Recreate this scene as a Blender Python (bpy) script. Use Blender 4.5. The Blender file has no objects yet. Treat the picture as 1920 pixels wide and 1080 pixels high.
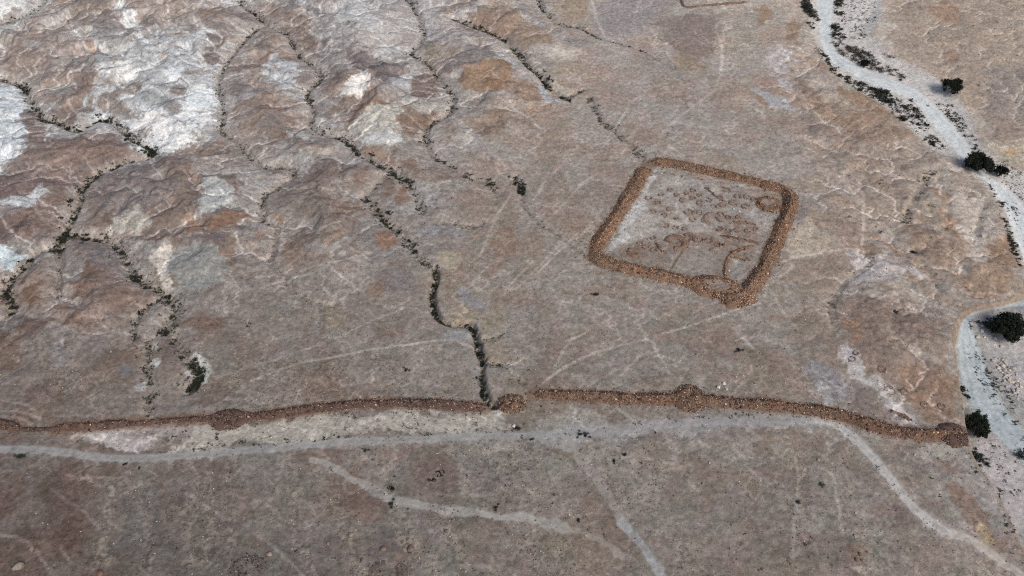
import bpy, math, random, heapq
import numpy as np
R = math.radians
rng = np.random.default_rng(7)
random.seed(7)
scene = bpy.context.scene
# ------------------------------------------------------------------ camera
H, PITCH, HF = 150.0, R(42), R(60)
CP, SP, TH = math.cos(PITCH), math.sin(PITCH), math.tan(HF / 2)
cd = bpy.data.cameras.new('camera'); cam = bpy.data.objects.new('camera', cd)
scene.collection.objects.link(cam)
cam.location = (0, 0, H); cam.rotation_euler = (R(90) - PITCH, 0, 0)
cd.sensor_width = 36; cd.lens = 18 / TH; cd.clip_start = 1; cd.clip_end = 30000
scene.camera = cam
# ------------------------------------------------------------------ light: thin overcast, soft sun from behind right of the camera
SUN_EL, SUN_AZ = R(42), math.atan2(0.55, -0.83)
w = bpy.data.worlds.new('World'); scene.world = w; w.use_nodes = True
wn = w.node_tree; bgn = wn.nodes['Background']
sky = wn.nodes.new('ShaderNodeTexSky'); sky.sky_type = 'NISHITA'; sky.sun_disc = False
sky.sun_elevation = SUN_EL; sky.sun_rotation = SUN_AZ; sky.air_density = 1.0; sky.dust_density = 4.0; sky.ozone_density = 1.0
wn.links.new(sky.outputs[0], bgn.inputs[0]); bgn.inputs[1].default_value = 0.07
sd = bpy.data.lights.new('sun', 'SUN'); sd.energy = 1.5; sd.angle = R(24); sd.color = (1.0, 0.93, 0.84)
so = bpy.data.objects.new('sun', sd); scene.collection.objects.link(so)
so.rotation_euler = (R(90) - SUN_EL, 0, math.pi - SUN_AZ)
vs = scene.view_settings; vs.view_transform = 'Standard'; vs.look = 'None'; vs.gamma = 1; vs.use_curve_mapping = False
vs.exposure = 0.50
scene.cycles.use_denoising = False; scene.cycles.filter_width = 1.15
# ------------------------------------------------------------------ helpers
def lin(c):
    c = np.asarray(c, np.float32) / 255.0
    return np.where(c <= 0.04045, c / 12.92, ((c + 0.055) / 1.055) ** 2.4).astype(np.float32)
def P(s):
    return np.array([[float(v) for v in q.split(',')] for q in s.split()], np.float32)
def smooth(e0, e1, x):
    t = np.clip((x - e0) / (e1 - e0 + 1e-9), 0, 1); return t * t * (3 - 2 * t)
_g = np.random.default_rng(3)
_ang = _g.random(65536).astype(np.float32) * 6.2831853
_GX, _GY = np.cos(_ang), np.sin(_ang)
_rn = _g.random(65536).astype(np.float32)
def _h(i, j, seed):
    return ((i * 73856093) ^ (j * 19349663) ^ (seed * 83492791)) & 65535
def perlin(x, y, seed=0):
    xi = np.floor(x).astype(np.int64); yi = np.floor(y).astype(np.int64)
    xf = (x - xi).astype(np.float32); yf = (y - yi).astype(np.float32)
    u = xf * xf * xf * (xf * (xf * 6 - 15) + 10); v = yf * yf * yf * (yf * (yf * 6 - 15) + 10)
    def d(a, b):
        k = _h(xi + a, yi + b, seed); return _GX[k] * (xf - a) + _GY[k] * (yf - b)
    a = d(0, 0); b = d(1, 0); c = d(0, 1); e = d(1, 1)
    return ((a + (b - a) * u) + ((c + (e - c) * u) - (a + (b - a) * u)) * v) * 1.5
def fbm(x, y, scale, octv=4, seed=0, gain=0.5):
    o = 0; a = 1.0; tot = 0; ca, sa = 0.8, 0.6
    x = x / scale; y = y / scale
    for k in range(octv):
        o = o + a * perlin(x, y, seed + k * 17); tot += a; a *= gain
        x, y = (x * ca - y * sa) * 2.03 + 11.3, (x * sa + y * ca) * 2.03 - 7.1
    return (o / tot).astype(np.float32)
def cell_edge(x, y, scale, seed):
    x = x / scale; y = y / scale
    xi = np.floor(x).astype(np.int64); yi = np.floor(y).astype(np.int64)
    f1 = np.full(x.shape, 9.0, np.float32); f2 = f1.copy()
    for a in (-1, 0, 1):
        for b in (-1, 0, 1):
            k = _h(xi + a, yi + b, seed); k2 = _h(xi + a, yi + b, seed + 5)
            d = np.sqrt((xi + a + _rn[k] - x) ** 2 + (yi + b + _rn[k2] - y) ** 2).astype(np.float32)
            f2 = np.minimum(f2, np.maximum(f1, d)); f1 = np.minimum(f1, d)
    return (f2 - f1) * scale
def cell_val(x, y, scale, seed):
    x = x / scale; y = y / scale; xi = np.floor(x).astype(np.int64); yi = np.floor(y).astype(np.int64)
    best = np.full(x.shape, 9.0, np.float32); val = np.zeros(x.shape, np.float32)
    for a in (-1, 0, 1):
        for b in (-1, 0, 1):
            k = _h(xi + a, yi + b, seed); k2 = _h(xi + a, yi + b, seed + 5); d = (xi + a + _rn[k] - x) ** 2 + (yi + b + _rn[k2] - y) ** 2
            m = d < best; best[m] = d[m]; val[m] = _rn[_h(xi + a, yi + b, seed + 11)][m]
    return val
def chaikin(p, n=2, closed=False):
    for _ in range(n):
        if closed:
            q = np.roll(p, -1, 0); p = np.stack([p * .75 + q * .25, p * .25 + q * .75], 1).reshape(-1, p.shape[1])
        else:
            a, b = p[:-1], p[1:]
            m = np.stack([a * .75 + b * .25, a * .25 + b * .75], 1).reshape(-1, p.shape[1])
            p = np.concatenate([p[:1], m, p[-1:]])
    return p
def mesh_of(name, V, F, mat, col=None, smoothf=False, parent=None, normals=None, attr='albedo'):
    V = np.asarray(V, np.float32); F = np.asarray(F, np.int32); k = F.shape[1]
    me = bpy.data.meshes.new(name)
    me.vertices.add(len(V)); me.vertices.foreach_set('co', V.ravel())
    me.loops.add(F.size); me.loops.foreach_set('vertex_index', F.ravel())
    me.polygons.add(len(F)); me.polygons.foreach_set('loop_start', np.arange(0, F.size, k, dtype=np.int32))
    if smoothf: me.polygons.foreach_set('use_smooth', np.ones(len(F), bool))
    me.update(calc_edges=True)
    if col is not None:
        a = me.attributes.new(attr, 'FLOAT_COLOR', 'POINT')
        c4 = np.ones((len(V), 4), np.float32); c4[:, :3] = col; a.data.foreach_set('color', c4.ravel())
    if normals is not None:
        me.normals_split_custom_set_from_vertices(normals.tolist())
    me.materials.append(mat)
    o = bpy.data.objects.new(name, me); scene.collection.objects.link(o)
    if parent is not None: o.parent = parent
    return o
def empty(name, loc=(0, 0, 0)):
    o = bpy.data.objects.new(name, None); scene.collection.objects.link(o); o.location = loc
    o.empty_display_size = 0.5
    return o
def tag(o, label=None, cat=None, group=None, kind=None):
    if label: o['label'] = label
    if cat: o['category'] = cat
    if group: o['group'] = group
    if kind: o['kind'] = kind
    return o
# ------------------------------------------------------------------ materials
def new_mat(name):
    m = bpy.data.materials.new(name); m.use_nodes = True
    return m, m.node_tree.nodes, m.node_tree.links, m.node_tree.nodes['Principled BSDF']
def nmath(N, L, op, a, b):
    n = N.new('ShaderNodeMath'); n.operation = op
    for i, v in enumerate((a, b)):
        if isinstance(v, (int, float)): n.inputs[i].default_value = v
        else: L.new(v, n.inputs[i])
    return n.outputs[0]
def ramp(N, L, fac, stops):
    n = N.new('ShaderNodeValToRGB'); L.new(fac, n.inputs[0]); e = n.color_ramp.elements
    while len(e) < len(stops): e.new(0.5)
    for el, (p, v) in zip(e, stops):
        el.position = p; el.color = (v, v, v, 1) if isinstance(v, (int, float)) else (*v, 1)
    return n.outputs[0]
def mulcol(N, L, a, b, mode='MULTIPLY', fac=1.0):
    n = N.new('ShaderNodeMix'); n.data_type = 'RGBA'; n.blend_type = mode
    if isinstance(fac, (int, float)): n.inputs[0].default_value = fac
    else: L.new(fac, n.inputs[0])
    L.new(a, n.inputs[6])
    if isinstance(b, tuple): n.inputs[7].default_value = (*b, 1)
    else: L.new(b, n.inputs[7])
    return n.outputs[2]
def soil_material(name, grain, pebble, bump):
    m, N, L, B = new_mat(name)
    at_ = N.new('ShaderNodeAttribute'); at_.attribute_name = 'albedo'
    tc = N.new('ShaderNodeTexCoord')
    def noise(scale, det, rough=0.6):
        n = N.new('ShaderNodeTexNoise'); n.inputs['Scale'].default_value = scale
        n.inputs['Detail'].default_value = det; n.inputs['Roughness'].default_value = rough
        L.new(tc.outputs['Object'], n.inputs['Vector']); return n
    n1 = noise(0.9, 6, 0.75)
    r1 = ramp(N, L, n1.outputs[0], [(0.28, 1 - grain), (0.5, 1.0), (0.72, 1 + grain)])
    c = mulcol(N, L, at_.outputs[0], r1)
    vo = N.new('ShaderNodeTexVoronoi'); vo.inputs['Scale'].default_value = 1.9
    L.new(tc.outputs['Object'], vo.inputs['Vector'])
    sep = N.new('ShaderNodeSeparateColor'); L.new(vo.outputs['Color'], sep.inputs[0])
    inside = ramp(N, L, vo.outputs['Distance'], [(0.16, 1.0), (0.36, 0.0)])
    keep = ramp(N, L, sep.outputs[0], [(1 - pebble - 0.02, 0.0), (1 - pebble + 0.02, 1.0)])
    peb = ramp(N, L, sep.outputs[1], [(0.0, 0.45), (0.45, 0.7), (0.55, 1.2), (1.0, 1.6)])
    c2 = mulcol(N, L, c, peb)
    c3 = mulcol(N, L, c, c2, 'MIX', nmath(N, L, 'MULTIPLY', inside, keep))
    L.new(c3, B.inputs['Base Color']); B.inputs['Roughness'].default_value = 0.95
    B.inputs['Specular IOR Level'].default_value = 0.1
    n2 = noise(0.7, 8, 0.7)
    hgt = nmath(N, L, 'ADD', n2.outputs[0], nmath(N, L, 'MULTIPLY', nmath(N, L, 'MULTIPLY', inside, keep), 0.25))
    bp = N.new('ShaderNodeBump'); bp.inputs['Strength'].default_value = bump; bp.inputs['Distance'].default_value = 0.5
    L.new(hgt, bp.inputs['Height']); L.new(bp.outputs[0], B.inputs['Normal'])
    return m
M_ground = soil_material('desert_soil', 0.42, 0.34, 0.55)
M_gravel = soil_material('wadi_gravel', 0.22, 0.28, 0.25)
M_track = soil_material('track_dust', 0.24, 0.22, 0.3)
def rock_material(name):
    m, N, L, B = new_mat(name)
    at_ = N.new('ShaderNodeAttribute'); at_.attribute_name = 'albedo'
    tc = N.new('ShaderNodeTexCoord'); n = N.new('ShaderNodeTexNoise'); n.inputs['Scale'].default_value = 3.0; n.inputs['Detail'].default_value = 5
    L.new(tc.outputs['Object'], n.inputs['Vector'])
    L.new(mulcol(N, L, at_.outputs[0], ramp(N, L, n.outputs[0], [(0.3, 0.7), (0.7, 1.25)])), B.inputs['Base Color'])
    B.inputs['Roughness'].default_value = 0.9; B.inputs['Specular IOR Level'].default_value = 0.15
    bp = N.new('ShaderNodeBump'); bp.inputs['Strength'].default_value = 0.5; bp.inputs['Distance'].default_value = 0.15
    L.new(n.outputs[0], bp.inputs['Height']); L.new(bp.outputs[0], B.inputs['Normal'])
    return m
M_rock = rock_material('limestone_rubble')
def leaf_material(name, c0, c1):
    m, N, L, B = new_mat(name)
    oi = N.new('ShaderNodeObjectInfo'); tc = N.new('ShaderNodeTexCoord')
    n = N.new('ShaderNodeTexNoise'); n.inputs['Scale'].default_value = 1.4; n.inputs['Detail'].default_value = 3
    L.new(tc.outputs['Object'], n.inputs['Vector'])
    f = nmath(N, L, 'ADD', nmath(N, L, 'MULTIPLY', oi.outputs['Random'], 0.5), nmath(N, L, 'MULTIPLY', n.outputs[0], 0.6))
    L.new(ramp(N, L, f, [(0.2, c0), (0.9, c1)]), B.inputs['Base Color'])
    B.inputs['Roughness'].default_value = 0.8; B.inputs['Specular IOR Level'].default_value = 0.1
    return m
M_leaf = leaf_material('dark_scrub_leaves', (0.012, 0.016, 0.014), (0.036, 0.042, 0.032))
M_olive = leaf_material('olive_scrub_leaves', (0.035, 0.040, 0.024), (0.085, 0.085, 0.050))
M_dry = leaf_material('dry_brown_twigs', (0.035, 0.028, 0.028), (0.09, 0.075, 0.07))
M_acacia = leaf_material('acacia_leaves', (0.008, 0.011, 0.009), (0.026, 0.031, 0.022))
M_bark, _N, _L, _B = new_mat('acacia_bark')
_B.inputs['Base Color'].default_value = (0.06, 0.045, 0.035, 1); _B.inputs['Roughness'].default_value = 0.9
_t = _N.new('ShaderNodeTexNoise'); _t.inputs['Scale'].default_value = 6
_L.new(ramp(_N, _L, _t.outputs[0], [(0.3, (0.03, 0.022, 0.018)), (0.7, (0.09, 0.07, 0.055))]), _B.inputs['Base Color'])
# ------------------------------------------------------------------ survey of the site (surveyed on the 1920 x 1080 photograph, turned into ground positions below)
# gullies: name, line, bed width m, shrubs per m, shrub size range, kind of shrub, incised depth m
GULLIES = [
 ('corner', '-60,60 8,45 25,40 50,32 70,20 88,0 100,-40', 2.2, .9, (.5,1.3), 0, .8),
 ('great', '-60,150 0,152 28,157 45,165 58,190 70,215 82,230 110,232 130,245 150,250 170,235 190,227 215,232 235,250 255,270 275,278 287,285 290,292 278,300 250,305 230,310 205,322 185,330 165,345 152,360 150,375 145,395 135,415 128,430 122,440 117,455 113,470', 1.7, 3.6, (.7,1.9), 0, 1.6),
 ('great', '113,470 90,470 68,478 58,490 50,502 35,515 20,530 12,545 25,575 22,590 8,602 -40,606', 1.8, 2.4, (.7,1.7), 0, 1.2),
 ('great', '113,470 114,490 112,510 110,530 108,560', 1.2, 2.0, (.45,1.1), 0, 1.0),
 ('bend', '122,440 150,448 190,450 215,455 225,470 235,490 243,505 250,525 270,530 295,545 308,556 330,570 328,585 320,600 315,610 305,620 320,635 335,650 345,665 358,680 368,695 372,710 365,725 355,735', 1.9, 3.0, (.6,1.6), 0, 1.3),
 ('bend', '308,556 285,570 262,590 255,605 250,625 255,635', 1.0, 2.6, (.5,1.2), 0, .9),
 ('bend', '280,640 277,660 273,690 280,700 283,730 281,760 277,785', 1.8, 2.6, (.45,1.2), 0, .6),
 ('stony', '500,50 480,58 460,75 445,95 425,120 415,140 410,160 408,170 415,195 422,215 410,250 440,262 480,310 500,318 530,315 551,318 553,330 530,350 500,365 490,385 492,400 490,415 505,420 525,428', 1.5, 1.5, (.5,1.4), 0, .9),
 ('stony', '518,430 515,475 505,490 500,485 520,510 540,520 535,535 560,557 600,572 622,572', 1.3, .7, (.35,.8), 1, .6),
 ('long', '440,-20 450,3 465,20 480,28 490,40 510,55 540,65 550,85 555,100 565,110 580,118 600,140 603,150 590,165 575,175 578,190 590,205 580,225 585,240 600,252 625,258 645,265 660,275 668,290 690,302 710,312 725,318 740,330 760,340 775,360 785,378 790,398', 1.6, 2.0, (.6,1.6), 0, 1.2),
 ('stony', '760,-10 770,10 780,25 790,45 795,60 790,80 780,95 765,102 790,115 805,125 815,140 825,155 840,170 852,185 845,215 825,225 800,240 798,250 800,275 810,295 830,305 855,318 870,330 890,340 910,342 938,366', 1.5, 1.5, (.5,1.5), 0, .9),
 ('fort', '850,38 880,50 910,60 940,72 950,82 960,92 975,107 992,130 1015,147 1027,165 1042,175 1060,187', 1.6, 2.6, (.7,1.8), 0, 1.3),
 ('fort', '1060,187 1075,178 1097,170', 1.1, 2.6, (.5,1.3), 0, .7),
 ('fort', '1000,-20 1010,0 1015,18 1030,32 1045,45 1060,50 1085,52 1100,60 1120,72', 1.2, 2.2, (.5,1.2), 0, .7),
 ('fort', '1120,72 1150,80 1168,86 1190,90 1230,110 1262,130', 1.0, .7, (.45,1.1), 0, .3),
 ('fort', '1105,185 1110,200 1120,215 1130,232 1150,245 1165,258 1180,270 1195,287 1208,304', 1.5, 2.6, (.5,1.3), 1, .6),
 ('middle', '680,372 700,385 712,405 730,425 745,435 750,440 765,460 780,485 800,500 815,510', 2.0, 2.2, (.6,1.5), 0, 1.0),
 ('middle', '690,372 705,350 722,338 735,320', 1.5, .9, (.45,1.1), 0, .3),
 ('middle', '815,510 818,525 812,545 808,562 812,580 820,600 830,608 850,615 870,612 885,615 890,630 895,650 900,670 905,683 902,700 903,720 906,742 915,755 925,766', 1.0, 8, (.6,1.35), 0, 2.2),
 ('middle', '905,683 930,684 952,686', .9, 3.0, (.5,1.2), 1, .5),
 ('middle', '900,640 930,633 947,628', 1.0, 2.0, (.4,.9), 1, .4),
 ('middle', '965,333 975,350 980,366', 1.2, 4.0, (.6,1.5), 0, .8),
 ('middle', '978,374 993,405 1040,440 1085,470 1110,490', 1.6, .8, (.35,.8), 1, .3),
 ('middle', '820,418 860,422 890,428 915,420', 1.2, .9, (.4,.9), 1, .3),
 ('slope', '600,575 602,600 600,632 615,637', .9, 1.5, (.45,1.1), 0, .5),
 ('slope', '430,590 450,600 468,612 476,640', 1.4, 1.0, (.4,1.1), 0, .4),
 ('east', '1738,335 1725,360 1712,380 1702,400 1698,418', 1.5, 2.0, (.5,1.3), 1, .5),
 ('east', '1718,470 1732,490 1750,520 1765,550', 1.6, .6, (.4,1.2), 1, .4),
 ('east', '1640,490 1600,515 1575,540 1558,570 1556,590 1562,620', 1.2, 1.0, (.35,.9), 1, .4),
 ('east', '1850,380 1838,410 1830,440', 1.2, .8, (.5,1.2), 1, .4),
]
# stony rills below and above the siege wall: pale stippled strips with tiny scrub
RILLS = ['540,850 545,900 550,960 555,1000 570,1040 580,1080', '590,880 620,930 640,960 645,990 655,1010 665,1050 680,1080',
 '690,840 715,870 730,910 735,945 755,980 760,1010 770,1040', '835,835 850,860 870,890 880,920 895,945 920,960', '900,840 930,870 950,900 960,940',
 '430,880 430,920 440,960 435,1000 430,1060', '205,900 205,950 190,990 195,1050', '270,930 280,990 275,1060', '355,950 350,1000 360,1050',
 '980,840 1010,870 1040,920 1080,960 1110,990', '1150,850 1190,900 1230,960 1270,1010 1290,1070', '980,1000 990,1060', '1050,1010 1045,1075',
 '500,690 505,730 510,765', '545,695 550,745', '595,690 598,745', '625,680 640,738', '715,650 735,690 760,735', '660,610 700,660 730,720',
 '820,960 850,1010 880,1060', '760,1000 800,1040 820,1080', '1090,850 1130,900 1170,950', '1500,850 1510,900 1490,980 1490,1070', '1570,860 1590,930 1610,1000 1640,1060',
 '1060,430 1090,470 1105,495', '430,700 455,740 465,775', '60,640 100,690 120,740', '140,620 130,680 150,730', '380,900 400,960 390,1060',
 '960,860 980,900 1010,950', '1200,830 1220,870 1230,900']
RIVER_UP = '1528,-60 1530,0 1533,30 1537,60 1540,85 1545,100 1555,117 1575,132 1600,142 1620,155 1640,163 1680,178 1712,190 1728,210 1748,236 1768,258 1785,275 1805,305 1825,325 1848,345 1870,372 1885,400 1895,430 1905,460 1915,485 1922,505 2050,560 2050,470 1940,420 1925,395 1905,370 1885,350 1850,335 1830,315 1822,290 1812,268 1797,248 1772,220 1747,195 1722,172 1690,157 1650,142 1605,126 1577,107 1560,90 1556,65 1560,30 1563,0 1568,-60'
WADI_UP = '1500,-60 1516,0 1518,30 1524,60 1530,85 1540,100 1550,122 1570,140 1600,165 1640,188 1680,215 1720,258 1760,288 1800,304 1822,330 1850,350 1868,375 1883,405 1893,432 1903,462 1913,490 1925,520 2200,640 2200,300 1960,335 1900,318 1870,300 1840,275 1825,232 1795,185 1775,160 1745,140 1700,118 1672,105 1650,85 1630,62 1650,40 1655,0 1660,-60'
LOW = '2300,470 1960,540 1922,552 1880,567 1840,573 1812,582 1797,598 1789,620 1787,650 1791,680 1797,710 1803,740 1808,780 1813,810 1816,838 1832,868 1858,908 1885,955 1905,1000 1930,1050 1990,1130 2400,1400'
RIVER_LOW = '1960,546 1920,556 1880,570 1840,576 1814,586 1800,600 1791,625 1790,655 1794,685 1800,712 1808,740 1822,765 1845,795 1880,835 1925,880 1990,930 1990,860 1925,815 1895,785 1872,750 1855,715 1845,690 1838,665 1822,648 1812,630 1815,612 1830,600 1860,594 1925,586 1960,580'
ROAD = [('-60,841 0,842 60,843 120,848 180,857 240,861 300,858 370,853 480,843 600,832 720,826 820,822 900,818 980,816 1060,815 1130,808', 1.15, (156,156,157)),
 ('1060,815 1130,808 1200,800 1280,793 1350,789 1430,787 1500,785 1535,787', 1.25, (156,154,156)),
 ('1535,787 1570,795 1600,820 1640,860 1680,910 1720,960 1760,990 1790,1003', 1.2, (190,188,187)),
 ('1790,1003 1822,1012 1850,1032 1890,1062 1930,1090', 1.0, (190,182,175)),
]
TRACKS = [('590,862 620,876 650,890 690,912 730,935', 1.3, (146,142,138)), ('730,935 780,945 830,955 880,962 940,968 1000,974 1060,990', 1.5, (152,150,147)),
 ('1060,990 1110,1005 1150,1025 1170,1050', .8, (142,135,128)),
 ('1060,825 1090,860 1120,900 1150,945 1170,980', 1.2, (140,135,132)), ('1170,980 1200,1015 1225,1050 1255,1095', 1.4, (146,148,151))]
PATHS = ['1425,568 1395,576 1340,595 1280,615 1200,640 1130,655 1070,680 1020,715 1002,738',
 '470,715 530,690 580,677 640,668 690,655 750,648 800,640 822,638 850,637 880,650 893,658',
 '480,686 560,660 640,630 700,600 760,577', '1040,690 1065,640 1100,622', '1360,40 1345,40 1342,60 1352,75 1355,110 1350,140 1345,165 1320,185 1280,215 1250,240 1235,260',
 '1250,80 1250,105 1270,120', '380,0 372,15 360,25 365,40 385,55 405,68 430,66', '525,42 560,45 580,55 597,75 605,95 650,92', '620,60 622,92',
 '-20,1000 10,1003 50,1012 75,1045 105,1085', '115,1030 135,1060 175,1068', '100,918 130,945 160,960 180,985', '125,890 150,898 185,895 225,897',
 '0,750 30,755 60,762 75,785', '0,772 40,770 75,785', '0,780 35,782 60,795', '105,780 150,778 190,785', '160,592 250,595',
 '1470,490 1500,480 1560,470 1600,465 1620,472', '1440,535 1490,500 1480,490', '1620,370 1618,440 1615,460', '1575,330 1600,360 1615,378',
 '1455,560 1470,590 1490,610', '480,520 560,510 600,495 660,485 700,472', '490,540 540,525 580,515', '970,540 1010,500 1060,450', '1000,520 1050,470 1090,430',
 '960,530 975,515 1000,490', '1040,400 1060,380 1090,345 1110,330', '1080,450 1110,420 1130,390', '1010,360 1030,320', '1000,375 1020,350',
 '1060,640 1085,630 1108,622', '1170,215 1180,195 1200,180 1220,165', '1150,245 1170,215', '680,795 720,780', '1375,615 1400,640 1420,660',
 '1225,650 1245,680 1255,700', '900,480 920,430 935,400 960,360', '640,380 650,360', '1190,30 1200,0', '1110,0 1120,40 1135,70', '1290,900 1310,920', '60,100 120,80 170,95',
 '130,75 150,45 200,30', '240,60 300,95 320,75', '120,200 140,180', '150,215 125,190 130,175', '60,330 100,300 140,285', '90,420 70,400 60,370 85,340', '480,1000 520,1030 550,1060 570,1080', '350,925 400,960 430,975', '640,415 600,430 560,440',
 '1600,100 1600,85', '1530,870 1560,890', '1490,860 1500,900 1490,960 1485,1060', '1560,880 1570,940 1580,1000']
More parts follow.
